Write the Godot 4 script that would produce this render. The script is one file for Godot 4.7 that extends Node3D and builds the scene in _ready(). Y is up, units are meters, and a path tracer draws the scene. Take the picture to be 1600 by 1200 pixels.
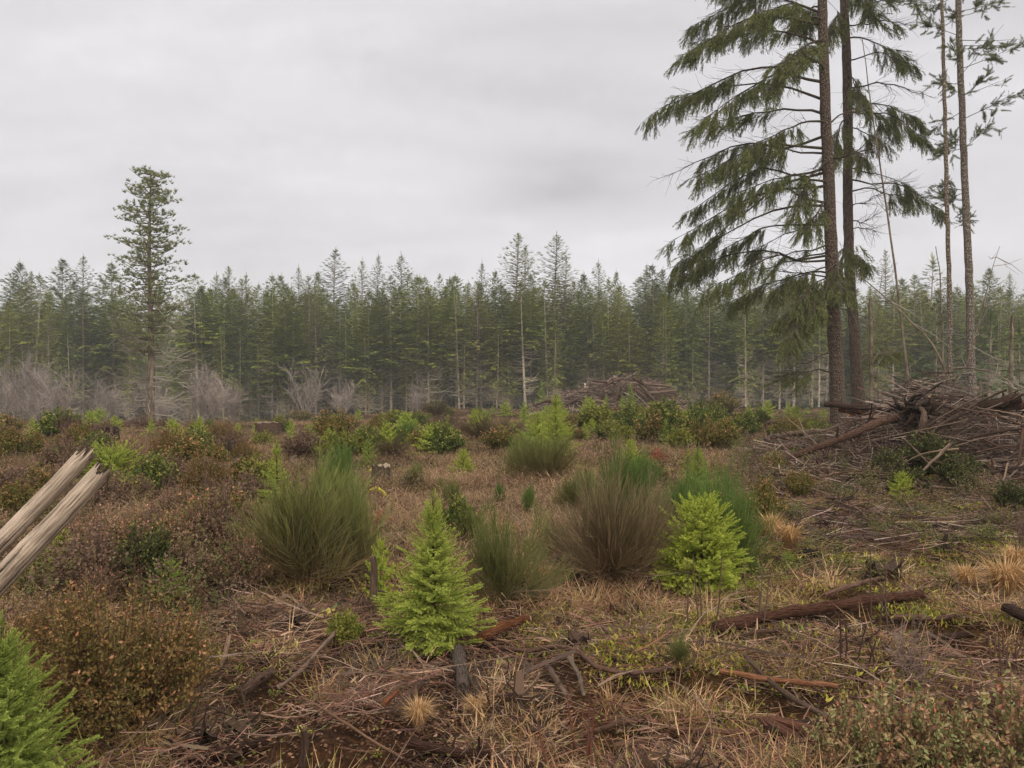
extends Node3D

const F := 1202.0        # focal length in photo pixels
const EYE := 1.6         # height of the camera over the ground
var rng := RandomNumberGenerator.new()
var nz := FastNoiseLite.new()
var nf := FastNoiseLite.new()
var M := {}
var names := {}
var taken := {}          # cells of ground that a log or stick covers


class Geo:
	var v := PackedVector3Array()
	var n := PackedVector3Array()
	var c := PackedColorArray()
	var u := PackedVector2Array()
	var shaded := false

	func tri(a: Vector3, b: Vector3, d: Vector3, col: Color) -> void:
		v.append(a); v.append(b); v.append(d)
		c.append(col); c.append(col); c.append(col)

	func leaf(p: Vector3, dir: Vector3, side: Vector3, wid: float, col: Color) -> void:
		# two faces folded a little along the middle rib
		var m := p + dir * 0.45
		var lift := dir.cross(side).normalized() * wid * 0.3
		tri(p, m + side * wid + lift, p + dir, col)
		tri(p, p + dir, m - side * wid + lift, col)

	func twig(a: Vector3, b: Vector3, ra: float, rb: float, ca: Color, cb: Color) -> void:
		var t := (b - a).normalized()
		var x := t.cross(Vector3(0.31, 0.7, 0.64)).normalized()
		var y := t.cross(x)
		var p0 := x; var p1 := x * -0.5 + y * 0.866; var p2 := x * -0.5 - y * 0.866
		var ring := [p0, p1, p2, p0]
		for k in 3:
			var q: Vector3 = ring[k]
			var r: Vector3 = ring[k + 1]
			v.append(a + q * ra); v.append(b + r * rb); v.append(a + r * ra)
			v.append(a + q * ra); v.append(b + q * rb); v.append(b + r * rb)
			c.append(ca); c.append(cb); c.append(ca); c.append(ca); c.append(cb); c.append(cb)

	func stamp(s: Geo, xf: Transform3D) -> void:
		v.append_array(xf * s.v)
		if shaded:
			n.append_array(Transform3D(xf.basis.orthonormalized(), Vector3.ZERO) * s.n)
			u.append_array(s.u)
		c.append_array(s.c)

	# a tapered tube through pts; bump(k along, j around) varies the radius
	func tube(pts: Array, rad: Array, sides: int, col: Color, cap := true, rough := 0.0, seed := 0, col2 = null) -> void:
		shaded = true
		var rows := []
		var norms := []
		var last := pts.size() - 1
		var x := Vector3.ZERO
		var along := 0.0
		var vs := []
		for i in pts.size():
			var t: Vector3 = (pts[mini(i + 1, last)] - pts[maxi(i - 1, 0)]).normalized()
			if i == 0:
				x = t.cross(Vector3.UP if absf(t.y) < 0.9 else Vector3.RIGHT).normalized()
			else:
				x = (x - t * x.dot(t)).normalized()
				along += (pts[i] - pts[i - 1]).length()
			vs.append(along)
			var y := t.cross(x)
			var row := PackedVector3Array()
			var nr := PackedVector3Array()
			for j in sides + 1:
				var a := TAU * (j % sides) / sides
				var o := x * cos(a) + y * sin(a)
				var k: float = rad[i]
				if rough > 0.0:
					k *= 1.0 + rough * (sin(a * 3.0 + seed + i * 0.7) * 0.5 + sin(a * 5.0 - i * 1.3 + seed * 2.1) * 0.35 + sin(i * 2.7 + seed) * 0.3 + sin(a * 7.0 + i * 2.9) * 0.3)
				row.append(pts[i] + o * k)
				nr.append(o)
			rows.append(row)
			norms.append(nr)
		for i in last:
			var ca: Color = col if col2 == null else col.lerp(col2, float(i) / last)
			for j in sides:
				var q := [[i, j], [i + 1, j + 1], [i, j + 1], [i, j], [i + 1, j], [i + 1, j + 1]]
				for e in q:
					v.append(rows[e[0]][e[1]]); n.append(norms[e[0]][e[1]]); c.append(ca)
					u.append(Vector2(float(e[1]) / sides, vs[e[0]]))
		if cap:
			for e in [0, last]:
				var t: Vector3 = (pts[e] - pts[1 if e == 0 else last - 1]).normalized()
				for j in sides:
					var tri3 := [pts[e], rows[e][j], rows[e][j + 1]] if e == 0 else [pts[e], rows[e][j + 1], rows[e][j]]
					for p in tri3:
						v.append(p); n.append(t); c.append(col); u.append(Vector2(p.x * 3.0, p.y * 3.0))

	func mesh(mat: Material, onto: ArrayMesh = null) -> ArrayMesh:
		var m := onto if onto else ArrayMesh.new()
		if v.is_empty():
			return m
		var a := []
		a.resize(Mesh.ARRAY_MAX)
		a[Mesh.ARRAY_VERTEX] = v
		a[Mesh.ARRAY_COLOR] = c
		if shaded:
			a[Mesh.ARRAY_NORMAL] = n
			a[Mesh.ARRAY_TEX_UV] = u
		m.add_surface_from_arrays(Mesh.PRIMITIVE_TRIANGLES, a)
		m.surface_set_material(m.get_surface_count() - 1, mat)
		return m


# ---------------------------------------------------------------- small helpers
func R(a: float, b: float) -> float:
	return rng.randf_range(a, b)

func ball() -> Vector3:
	return Vector3(R(-1, 1), R(-1, 1), R(-1, 1))

func C(r: int, g: int, b: int, k := 1.0) -> Color:      # a colour given in sRGB, as linear
	var l := Color8(r, g, b).srgb_to_linear()
	return Color(l.r * k, l.g * k, l.b * k)

func vary(c: Color, amount: float) -> Color:
	var k := 1.0 + R(-amount, amount)
	return Color(c.r * k * (1.0 + R(-amount, amount) * 0.3), c.g * k, c.b * k * (1.0 + R(-amount, amount) * 0.3))

func along(dir: Vector3, roll := 0.0, up := Vector3.UP) -> Basis:   # y runs along dir, z looks up
	var y := dir.normalized()
	if absf(y.dot(up)) > 0.97:
		up = Vector3(0.3, 0.1, 1).normalized()
	var x := y.cross(up).normalized()
	var z := x.cross(y)
	var b := Basis(x, y, z)
	return b.rotated(y, roll) if roll != 0.0 else b

func height(x: float, z: float) -> float:
	var d := maxf(0.0, -z)
	var e := minf(d, 170.0)
	var h := -0.019 * maxf(0.0, e - 18.0)
	h -= 0.024 * maxf(0.0, e - 25.0) * smoothstep(0.05, 0.35, -x / (d + 1.0))
	var far := smoothstep(8.0, 25.0, d)
	h += nz.get_noise_2d(x * 0.35, z * 0.35) * 0.5 * far
	h += nz.get_noise_2d(x * 2.2 + 40.0, z * 2.2) * 0.17
	h += nz.get_noise_2d(x * 7.0, z * 7.0 + 90.0) * 0.07
	h += 0.4 * exp(-(Vector2(x, z) - Vector2(7.9, -14.8)).length_squared() / 6.0)
	h += 1.4 * exp(-(Vector2(x, z) - Vector2(7.4, -56.0)).length_squared() / 11.0)
	return h

func pt(px: float, py: float, depth: float) -> Vector3:
	return Vector3((px - 800.0) / F * depth, EYE - (py - 600.0) / F * depth, -depth)

func spot(px: float, py: float) -> Vector3:             # where that line of sight meets the ground
	var k := 1.4
	var step := 1.03
	while k < 300.0:
		var p := pt(px, py, k)
		if p.y <= height(p.x, p.z):
			if step < 1.002:
				break
			k /= step
			step = 1.0 + (step - 1.0) * 0.3
		k *= step
	var q := pt(px, py, k)
	return Vector3(q.x, height(q.x, q.z), q.z)

func on(x: float, z: float) -> Vector3:
	return Vector3(x, height(x, z), z)

func numbered(called: String) -> String:
	names[called] = names.get(called, -1) + 1
	return called if names[called] == 0 else "%s_%03d" % [called, names[called]]

func tag(o: Node3D, label: String, category: String, group := "", kind := "") -> void:
	if label: o.set_meta("label", label)
	if category: o.set_meta("category", category)
	if group: o.set_meta("group", group)
	if kind: o.set_meta("kind", kind)

func thing(called: String, label: String, category: String, at: Vector3, group := "", turn := 0.0, size := 1.0) -> Node3D:
	var o := Node3D.new()
	o.name = numbered(called)
	add_child(o)
	o.transform = Transform3D(Basis(Vector3.UP, turn).scaled(Vector3.ONE * size), at)
	tag(o, label, category, group)
	return o

func part(parent: Node3D, called: String, mesh: Mesh, kind := "", mat: Material = null, xf := Transform3D()) -> MeshInstance3D:
	var o := MeshInstance3D.new()
	o.name = called
	o.mesh = mesh
	if mat: o.material_override = mat
	o.transform = xf
	parent.add_child(o, true)
	if kind: o.set_meta("kind", kind)
	return o

func single(called: String, label: String, category: String, mesh: Mesh, at: Vector3, group := "", turn := 0.0, size := 1.0) -> MeshInstance3D:
	var o := MeshInstance3D.new()
	o.name = numbered(called)
	o.mesh = mesh
	add_child(o)
	o.transform = Transform3D(Basis(Vector3.UP, turn).scaled(Vector3.ONE * size), at)
	tag(o, label, category, group)
	return o

func scatter(called: String, meshes: Array, where: Array, tints: Array) -> void:
	# one object of kind stuff: copies of a few shapes, the second and later shapes as its parts
	var holder := Node3D.new()
	holder.name = called
	add_child(holder)
	holder.set_meta("kind", "stuff")
	for k in meshes.size():
		var mm := MultiMesh.new()
		mm.transform_format = MultiMesh.TRANSFORM_3D
		mm.use_colors = true
		mm.mesh = meshes[k]
		var mine := range(k, where.size(), meshes.size())
		mm.instance_count = mine.size()
		var i := 0
		for w in mine:
			mm.set_instance_transform(i, where[w])
			mm.set_instance_color(i, tints[w])
			i += 1
		var o := MultiMeshInstance3D.new()
		o.name = called + "_clump"
		o.multimesh = mm
		holder.add_child(o, true)
		o.set_meta("kind", "stuff")


# ---------------------------------------------------------------- materials
func ntex(freq: float, ramp: Array, size := 512, octaves := 5, seed := 1, kind := FastNoiseLite.TYPE_SIMPLEX_SMOOTH) -> NoiseTexture2D:
	var n := FastNoiseLite.new()
	n.noise_type = kind
	n.frequency = freq
	n.fractal_octaves = octaves
	n.fractal_gain = 0.6
	n.seed = seed
	var t := NoiseTexture2D.new()
	t.width = size; t.height = size
	t.seamless = true
	t.noise = n
	if ramp.size():
		var g := Gradient.new()
		var off := PackedFloat32Array()
		var cols := PackedColorArray()
		for e in ramp:
			off.append(e[0]); cols.append(e[1])
		g.offsets = off
		g.colors = cols
		t.color_ramp = g
	return t

func mat(rough := 0.9, tex: Texture2D = null, scale := Vector3.ONE, triplanar := false, relief := 0.0, rel_tex: Texture2D = null) -> StandardMaterial3D:
	var m := StandardMaterial3D.new()
	m.vertex_color_use_as_albedo = true
	m.roughness = rough
	m.metallic_specular = 0.3
	m.cull_mode = BaseMaterial3D.CULL_DISABLED
	if tex: m.albedo_texture = tex
	m.uv1_scale = scale
	m.uv1_triplanar = triplanar
	if relief > 0.0:
		m.heightmap_enabled = true
		m.heightmap_scale = relief
		m.heightmap_texture = rel_tex
	return m

func leafy(rough: float, through: float, tint := Color.WHITE) -> StandardMaterial3D:
	var m := mat(rough)
	m.albedo_color = tint
	m.metallic_specular = 0.15
	m.backlight_enabled = true
	m.backlight = Color(through, through, through * 0.7)
	return m

func make_materials() -> void:
	M.needle = leafy(0.6, 0.7)
	M.needle_pale = leafy(0.85, 0.45, Color(1.14, 1.1, 0.94))
	M.needle_far = leafy(0.85, 0.45, Color(1.06, 1.03, 0.92))
	M.needle_dark = leafy(0.85, 0.4, Color(0.9, 0.92, 0.88))
	M.needle_olive = leafy(0.85, 0.45, Color(1.12, 1.04, 0.82))
	M.leaf = leafy(0.45, 0.35)
	M.straw = leafy(0.85, 0.5)
	M.twig = mat(0.9)
	var bark_rel := ntex(0.02, [], 512, 5, 5)
	var bark := ntex(0.018, [[0.0, Color8(104, 94, 86)], [0.38, Color8(176, 164, 154)], [0.55, Color8(218, 208, 198)], [0.75, Color8(242, 238, 230)], [1.0, Color8(255, 255, 250)]], 512, 5, 7)
	M.bark = mat(0.95, bark, Vector3(1.6, 0.4, 1.6), true, 9.0, bark_rel)
	M.far_bark = mat(0.95, bark, Vector3(0.7, 0.2, 0.7), true)
	var lichen := ntex(0.03, [[0.0, Color8(70, 62, 56)], [0.4, Color8(142, 130, 120)], [0.56, Color8(164, 152, 142)], [0.64, Color8(222, 220, 212)], [1.0, Color8(255, 255, 252)]], 512, 5, 17)
	M.lichen_bark = mat(0.95, lichen, Vector3(1.3, 0.6, 1.3), true, 10.0, bark_rel)
	var grain := ntex(0.016, [[0.0, Color8(112, 102, 94)], [0.3, Color8(178, 168, 160)], [0.46, Color8(220, 212, 204)], [0.68, Color8(228, 220, 212)], [1.0, Color8(255, 252, 246)]], 512, 6, 11)
	var grain_rel := ntex(0.016, [], 512, 6, 11)
	M.wood = mat(0.9, grain, Vector3(2.0, 0.55, 1.0), false, 1.2, grain_rel)
	M.log = mat(0.95, bark, Vector3(3.0, 1.1, 1.0), false, 2.5, bark_rel)
	M.grey_wood = mat(0.9, grain, Vector3(3.0, 0.35, 1.0), false, 0.8, grain_rel)
	var soil := ntex(0.03, [[0.0, Color8(46, 36, 28)], [0.35, Color8(104, 84, 66)], [0.55, Color8(150, 124, 98)], [0.75, Color8(196, 168, 136)], [1.0, Color8(236, 214, 184)]], 1024, 6, 23)
	M.ground = mat(0.97, soil, Vector3(0.55, 0.55, 0.55), true, 4.0, ntex(0.035, [], 1024, 6, 24))
	M.ground.uv1_world_triplanar = true


# ---------------------------------------------------------------- plants: shared shapes
func fir_sprig(length: float, needles: int, nlen: float, nwid: float, c0: Color, c1: Color) -> Geo:
	# a shoot along y with needles all round it
	var g := Geo.new()
	g.twig(Vector3.ZERO, Vector3(0, length, 0), 0.003, 0.0015, C(110, 96, 60), C(128, 120, 62))
	for i in needles:
		var t := (i + R(0, 1)) / needles
		var a := R(0, TAU)
		var out := Vector3(cos(a), 0, sin(a))
		var lean := R(0.5, 0.95) + t * 0.4
		var d := (out + Vector3(0, lean, 0)).normalized() * nlen * R(0.75, 1.15) * (1.0 - 0.25 * t)
		var p := Vector3(0, t * length, 0)
		var s := Vector3(0, 1, 0).cross(out).rotated(out, R(-0.9, 0.9)) * nwid
		g.tri(p + s, p - s, p + d, vary(c0.lerp(c1, clampf(t * 0.9 + R(-0.3, 0.3), 0, 1)), 0.22))
	return g

func fir_branch(length: float, sprigs: Array, gap: float, spread: float, tipsize: float) -> Array:
	# [wood, needles] of one branch along y, its shoots mostly to both sides
	var wood := Geo.new()
	var green := Geo.new()
	var pts := []
	var rad := []
	for i in 6:
		var t := i / 5.0
		pts.append(Vector3(sin(t * 2.2) * 0.02 * length, t * length, -0.10 * length * sin(t * PI) + 0.06 * length * t))
		rad.append(lerpf(0.011, 0.003, t) * (length + 0.4))
	wood.tube(pts, rad, 5, C(104, 90, 66), false)
	var y := gap * 0.8
	while y < length:
		var t := y / length
		var p: Vector3 = pts[int(t * 5)].lerp(pts[mini(int(t * 5) + 1, 5)], fmod(t * 5, 1.0))
		var size := tipsize * clampf((1.0 - t) * 1.5 + 0.32, 0.3, 1.0)
		for s in [-1, 1]:
			var dir := Vector3(s * spread * R(0.75, 1.15), R(0.75, 1.0), R(-0.25, 0.3))
			green.stamp(sprigs[rng.randi() % sprigs.size()], Transform3D(along(dir, R(0, TAU)).scaled(Vector3.ONE) * Basis().scaled(Vector3.ONE * size * R(0.8, 1.15)), p))
		if rng.randf() < 0.5:
			green.stamp(sprigs[rng.randi() % sprigs.size()], Transform3D(along(Vector3(R(-0.4, 0.4), 0.8, R(0.3, 0.9)), R(0, TAU)) * Basis().scaled(Vector3.ONE * size * 0.75), p))
		y += gap * R(0.8, 1.2)
	for k in 3:
		green.stamp(sprigs[rng.randi() % sprigs.size()], Transform3D(along(Vector3(R(-0.25, 0.25), 1, R(-0.1, 0.3)), R(0, TAU)) * Basis().scaled(Vector3.ONE * tipsize * R(0.7, 0.95)), pts[5] - Vector3(0, 0.05 * length, 0) * k))
	return [wood, green]

func branch_set(n: int, needles: int, nlen: float, nwid: float, cols: Array, gap := 0.075, spread := 0.95) -> Array:
	var out := []
	for k in n:
		var sprigs := []
		for j in 4:
			sprigs.append(fir_sprig(0.2, needles, nlen, nwid, cols[j % 2], cols[2 + j % 2]))
		out.append(fir_branch(R(0.46, 0.56), sprigs, gap, spread, 1.0))
	return out

func branch_mesh(b: Array, green: Material) -> ArrayMesh:
	var g := Geo.new()
	g.v = b[0].v.duplicate(); g.c = b[0].c.duplicate()
	g.v.append_array(b[1].v); g.c.append_array(b[1].c)
	return g.mesh(green)

# places branches up a stem: calls put(transform, share of the height)
func fir_spots(h: float, r: float, count: int, shape: float, low := 0.03) -> Array:
	var out := []
	var turn := R(0, TAU)
	for i in count:
		var t := low + (0.96 - low) * pow((i + R(0, 0.8)) / count, 1.08)
		turn += 2.39996 + R(-0.4, 0.4)
		var reach := r * (pow(1.0 - t, shape) * 0.93 + 0.07) * R(0.8, 1.15) * lerpf(0.82, 1.0, smoothstep(0.0, 0.2, t))
		var up := lerpf(-0.12, 1.15, pow(t, 1.5)) + R(-0.16, 0.2)
		var dir := Vector3(cos(turn), up, sin(turn)).normalized()
		var len := maxf(reach, 0.07 * h)
		out.append(Transform3D(along(dir, R(-0.3, 0.3)) * Basis().scaled(Vector3.ONE * len * 2.0), Vector3(0, t * h * 0.94, 0)))
	out.append(Transform3D(along(Vector3(0.05, 1, 0.03)) * Basis().scaled(Vector3(0.35, 0.36, 0.35) * h), Vector3(0, h * 0.82, 0)))
	for k in 4:
		var a := k * TAU / 4 + 0.4
		out.append(Transform3D(along(Vector3(cos(a) * 0.5, 1, sin(a) * 0.5)) * Basis().scaled(Vector3(0.3, 0.26, 0.3) * h), Vector3(0, h * 0.8, 0)))
	return out

func near_fir(label: String, at: Vector3, h: float, r: float, count: int, shape: float, meshes: Array, group: String, stem_col: Color) -> Node3D:
	var o := thing("young_fir", label, "fir tree", at, group)
	var st := Geo.new()
	st.tube([Vector3(0, -0.05, 0), Vector3(0.01 * h, h * 0.45, 0), Vector3(0, h * 0.98, 0)], [0.022 * h, 0.014 * h, 0.003 * h], 7, stem_col)
	part(o, "trunk", st.mesh(M.bark))
	for xf in fir_spots(h, r, count, shape):
		part(o, "branch", meshes[rng.randi() % meshes.size()], "", null, xf)
	return o

func small_fir(h: float, r: float, count: int, shape: float, sets: Array, green: Material) -> Array:
	# [trunk mesh, crown mesh] of one height unit, for the many young firs that show small
	var st := Geo.new()
	st.tube([Vector3(0, -0.05, 0), Vector3(0, h, 0)], [0.02 * h, 0.004 * h], 5, C(96, 84, 66))
	var g := Geo.new()
	for xf in fir_spots(h, r, count, shape):
		var b: Array = sets[rng.randi() % sets.size()]
		g.stamp(b[1], xf)
	return [st.mesh(M.twig), g.mesh(green)]

func flat_spray(n: int, w: float, cols: Array, droop := 0.12) -> Geo:
	# a flat frond one unit long along y
	var g := Geo.new()
	for i in n:
		var t := float(i) / n
		for s in [-1, 1]:
			var l := w * (1.0 - 0.65 * t) * R(0.8, 1.2)
			var p := Vector3(0, t * 0.8, 0)
			var d := Vector3(s * l * 0.8, l * 0.75, -droop * l + R(-0.15, 0.15) * l)
			g.tri(p + Vector3(0, 0.055, 0), p - Vector3(0, 0.035, 0), p + d, vary(cols[rng.randi() % cols.size()], 0.25))
	g.tri(Vector3(-0.05, 0.5, 0), Vector3(0.05, 0.5, 0), Vector3(0, 1.05, 0), cols[0])
	return g

func conifer(h: float, base: float, r: float, count: int, sprays: Array, opt := {}) -> Dictionary:
	# a forest conifer; base is the share of the trunk without green branches
	var rt: float = opt.get("girth", 0.009) * h
	var trunk := Geo.new()
	var pts := []
	var rad := []
	for i in 6:
		var t := i / 5.0
		pts.append(Vector3(sin(t * 3.0 + h) * 0.006 * h, t * h * 0.99 - 0.3 * (1.0 - t), cos(t * 2.3) * 0.005 * h))
		rad.append(rt * (1.0 - t) + 0.015)
	trunk.tube(pts, rad, 6, opt.get("bark", C(196, 184, 168)), false)
	var crown := Geo.new()
	var dead := Geo.new()
	var turn := 0.0
	for i in count:
		var t := (i + R(0, 1)) / count
		t = pow(t, opt.get("crowd", 0.95))
		turn += 2.39996 + R(-0.6, 0.6)
		var len: float = r * (pow(1.0 - t, opt.get("shape", 0.75)) + 0.035) * R(0.62, 1.2) * lerpf(0.6, 1.0, smoothstep(0.0, 0.18, t)) * (0.42 + 0.58 * smoothstep(0.0, 0.25, 1.0 - t))
		var p := Vector3(0, h * (base + (1.0 - base) * t * 0.985), 0)
		var up: float = lerpf(opt.get("low", -0.25), opt.get("high", 0.5), t) + R(-0.15, 0.15)
		var dir := Vector3(cos(turn), up, sin(turn)).normalized()
		var steps: int = maxi(2, int(len / opt.get("gap", 0.42)))
		if opt.get("limbs", false):
			dead.twig(p, p + dir * len * 0.9, 0.02 + 0.012 * len, 0.01, C(96, 88, 76), C(96, 88, 76))
		for k in steps:
			var s := (k + 0.7) / steps
			if s < opt.get("bare", 0.15): continue
			var q := p + dir * len * s + Vector3(0, opt.get("curl", 0.12) * len * s * s, 0)
			var size: float = opt.get("spray", 0.75) * (0.6 + 0.5 * len / r) * R(0.75, 1.25) * lerpf(1.12, 0.72, t)
			for e in [-1, 1]:
				if rng.randf() < opt.get("gaps", 0.1): continue
				var dd := dir.rotated(Vector3.UP, e * R(0.35, 0.95)) + Vector3(0, R(-0.3, 0.12), 0)
				crown.stamp(sprays[rng.randi() % sprays.size()], Transform3D(along(dd, R(-0.5, 0.5)) * Basis().scaled(Vector3.ONE * size), q))
		crown.stamp(sprays[rng.randi() % sprays.size()], Transform3D(along(dir + Vector3(0, 0.15, 0), R(-0.4, 0.4)) * Basis().scaled(Vector3.ONE * opt.get("spray", 0.75) * R(0.8, 1.2) * lerpf(1.0, 0.6, t)), p + dir * len * 0.85 + Vector3(0, opt.get("curl", 0.12) * len, 0)))
	for k in 5:
		crown.stamp(sprays[k % sprays.size()], Transform3D(along(Vector3(R(-0.3, 0.3), 1, R(-0.3, 0.3))) * Basis().scaled(Vector3(0.22, 0.8, 0.22)), Vector3(0, h * (0.945 + 0.013 * k), 0)))
	var ndead: int = opt.get("dead", 40)
	for i in ndead:
		var t := R(0.12, 1.0)
		var y: float = h * base * t * 1.1
		var a := R(0, TAU)
		var len: float = R(0.5, 1.0) * r * opt.get("dead_len", 0.7)
		var d := Vector3(cos(a), R(-0.35, 0.15), sin(a)) * len
		var p := Vector3(0, y, 0)
		var col := vary(opt.get("dead_col", C(196, 182, 160)), 0.2)
		var q := p + d * 0.6
		dead.twig(p, q, 0.04, 0.03, col, col)
		dead.twig(q, p + d + Vector3(0, R(0.1, 0.5) * len, 0), 0.03, 0.014, col, col)
		if rng.randf() < 0.6:
			dead.twig(q, q + d * 0.4 + ball() * 0.25 * len, 0.024, 0.012, col, col)
	return {"h": h, "trunk": trunk.mesh(M.far_bark), "crown": crown.mesh(M.needle_far), "dead": dead.mesh(M.twig)}

func plant_conifer(called: String, label: String, kind: Dictionary, at: Vector3, tall: float, tint: Material, group := "", turn := 0.0, wide := 1.0) -> Node3D:
	var o := thing(called, label, "tree", at, group)
	var k: float = tall / kind.h
	o.transform.basis = Basis(Vector3(cos(turn * 3.0), 0, sin(turn * 3.0)), 0.035 * sin(turn * 7.0)) * Basis(Vector3.UP, turn).scaled(Vector3(k * wide, k, k * wide))
	part(o, "trunk", kind.trunk)
	part(o, "crown", kind.crown, "stuff", tint)
	if kind.dead.get_surface_count():
		part(o, "dead_branchwork", kind.dead, "stuff")
	return o

func broom(stems: int, h: float, w: float, green: Color, brown: Color, fill: int, seed: int) -> ArrayMesh:
	rng.seed = seed
	var g := Geo.new()
	var clumps := []
	for k in 7: clumps.append([R(0, TAU), sqrt(rng.randf()) * w, R(0.68, 1.06)])
	for i in stems:
		var cl: Array = clumps[rng.randi() % 7]
		var a: float = cl[0] + R(-0.6, 0.6)
		var lean: float = clampf(cl[1] + R(-0.3, 0.3) * w, 0.0, w * 1.1)
		if i % 4 == 0:
			a = R(0, TAU)
			lean = sqrt(rng.randf()) * w
		var out := Vector3(cos(a), 0, sin(a))
		var top: Vector3 = out * lean + Vector3(0, cl[2] * h * R(0.6, 1.0) * (1.0 - 0.62 * pow(lean / w, 2.2)), 0)
		var start := out * R(0.0, 0.12) * h
		var mid := start.lerp(top, 0.45) + Vector3(0, h * 0.03, 0) - out * lean * 0.08
		var cb := vary(brown, 0.25)
		g.twig(start - Vector3(0, 0.04, 0), mid, 0.005 * h, 0.0034 * h, cb, cb)
		g.twig(mid, top, 0.0034 * h, 0.0016 * h, cb, brown.lerp(green, 0.6))
		for k in fill:
			var s := R(0.1, 1.0)
			var p := start.lerp(mid, s * 2.0) if s < 0.5 else mid.lerp(top, s * 2.0 - 1.0)
			var axis := (top - start).normalized()
			var len := h * R(0.16, 0.42) * (1.15 - s * 0.55)
			var dir := (axis + Vector3(0, 0.1 + 0.3 * s, 0) + ball() * (1.15 - 0.7 * s)).normalized()
			var q := p + dir * len * 0.55
			var e := q + (dir + Vector3(0, 0.25, 0) + ball() * 0.15).normalized() * len * 0.5
			var share := clampf(e.y / h * 1.2 + 0.05 + R(-0.25, 0.25), 0, 1)
			var col := vary(brown.lerp(green, share), 0.25)
			g.twig(p, q, 0.0026 * h, 0.0021 * h, col.lerp(brown, 0.4), col)
			g.twig(q, e, 0.0021 * h, 0.0012 * h, col, col)
			for m in 2:
				var f := p.lerp(e, R(0.3, 0.9))
				g.twig(f, f + (dir + ball() * 0.35 + Vector3(0, 0.2, 0)).normalized() * len * R(0.35, 0.75), 0.0019 * h, 0.0011 * h, col, col)
	return g.mesh(M.straw)

func shrub(stems: int, h: float, w: float, leaf_len: float, cols: Array, tip: Array, stem_col: Color, seed: int, leaves := 11, twigs := 8, low := 0.25) -> Array:
	# [stems mesh, foliage mesh] of a small-leaved shrub
	rng.seed = seed
	var wood := Geo.new()
	var g := Geo.new()
	for i in stems:
		var a := R(0, TAU)
		var lean := sqrt(rng.randf()) * w
		var out := Vector3(cos(a), 0, sin(a))
		var top := out * lean + Vector3(0, h * R(0.6, 1.05) * (1.0 - 0.5 * pow(lean / w, 2.2)), 0)
		var start := out * lean * 0.25
		var mid := start.lerp(top, 0.5) + out * lean * 0.12 + Vector3(0, 0.06 * h, 0)
		var sc := vary(stem_col, 0.2)
		wood.twig(start - Vector3(0, 0.05, 0), mid, 0.006 * h + 0.001, 0.005 * h, sc, sc)
		wood.twig(mid, top, 0.005 * h, 0.0025 * h, sc, sc)
		var own: Color = cols[rng.randi() % cols.size()]
		for k in twigs:
			var s := lerpf(low, 1.0, (k + R(0, 1)) / twigs)
			var p := start.lerp(mid, s * 2.0) if s < 0.5 else mid.lerp(top, s * 2.0 - 1.0)
			var dir := (Vector3(R(-1, 1), R(0.1, 1.1), R(-1, 1)) + out * 0.3).normalized()
			if k == twigs - 1: dir = (top - mid).normalized()
			var len := h * R(0.12, 0.24)
			wood.twig(p, p + dir * len, 0.003 * h, 0.0015 * h, sc, sc)
			for m in leaves:
				var t := (m + 0.5) / leaves
				var d := (dir * 0.55 + ball() * 0.9).normalized() * leaf_len * R(0.7, 1.2)
				var side := d.cross(ball()).normalized()
				var col: Color = own.lerp(cols[rng.randi() % cols.size()], 0.4)
				if tip.size() and s * 0.65 + t * 0.5 > R(0.85, 1.3):
					col = tip[rng.randi() % tip.size()]
				g.leaf(p + dir * len * t, d, side, leaf_len * 0.26, vary(col, 0.25))
	return [wood.mesh(M.twig), g.mesh(M.leaf)]

func bare_shrub(h: float, w: float, stems: int, col: Color, seed: int, forks := 7) -> ArrayMesh:
	rng.seed = seed
	var g := Geo.new()
	for i in stems:
		var a := R(0, TAU)
		var out := Vector3(cos(a), 0, sin(a))
		var top := out * sqrt(rng.randf()) * w + Vector3(0, h * R(0.55, 1.0), 0)
		var start := out * R(0, 0.15) * w
		var mid := start.lerp(top, 0.5) + ball() * 0.08 * h
		var c := vary(col, 0.2)
		g.twig(start, mid, 0.007 * h, 0.005 * h, c, c)
		g.twig(mid, top, 0.005 * h, 0.002 * h, c, c)
		for k in forks:
			var s := R(0.2, 0.95)
			var p := start.lerp(mid, s * 2.0) if s < 0.5 else mid.lerp(top, s * 2.0 - 1.0)
			var d := ((top - start).normalized() * 0.7 + ball() * 0.75 + Vector3(0, 0.2, 0)).normalized() * h * R(0.14, 0.34)
			var q := p + d
			g.twig(p, q, 0.0045 * h, 0.0028 * h, c, c)
			for m in 3:
				var f := p.lerp(q, R(0.3, 1.0))
				g.twig(f, f + (d * 0.5 + ball() * 0.09 * h), 0.003 * h, 0.0015 * h, c, c)
	return g.mesh(M.twig)

func pad(p: Vector3, r: float) -> Vector3:
	return Vector3(p.x, p.y + r, p.z)

# ---------------------------------------------------------------- logs, stumps, big firs
func raised(px: float, py: float, lift: float) -> Vector3:   # a point that far above the ground, on that line of sight
	var d := -spot(px, py).z
	for i in 4:
		if lift <= 0.0: break
		d = lerpf(d, -spot(px, py + lift * F / d).z, 0.7)
	return pt(px, py, d)

func smooth_path(pts: Array, n: int, jit: float) -> Array:
	var cv := Curve3D.new()
	for i in pts.size():
		var t: Vector3 = (pts[mini(i + 1, pts.size() - 1)] - pts[maxi(i - 1, 0)]) / 6.0
		cv.add_point(pts[i], -t, t)
	var out := []
	var len := cv.get_baked_length()
	for i in n + 1:
		var p := cv.sample_baked(len * i / n, true)
		out.append(p + (ball() * jit if i > 0 and i < n else Vector3.ZERO))
	return out

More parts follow.
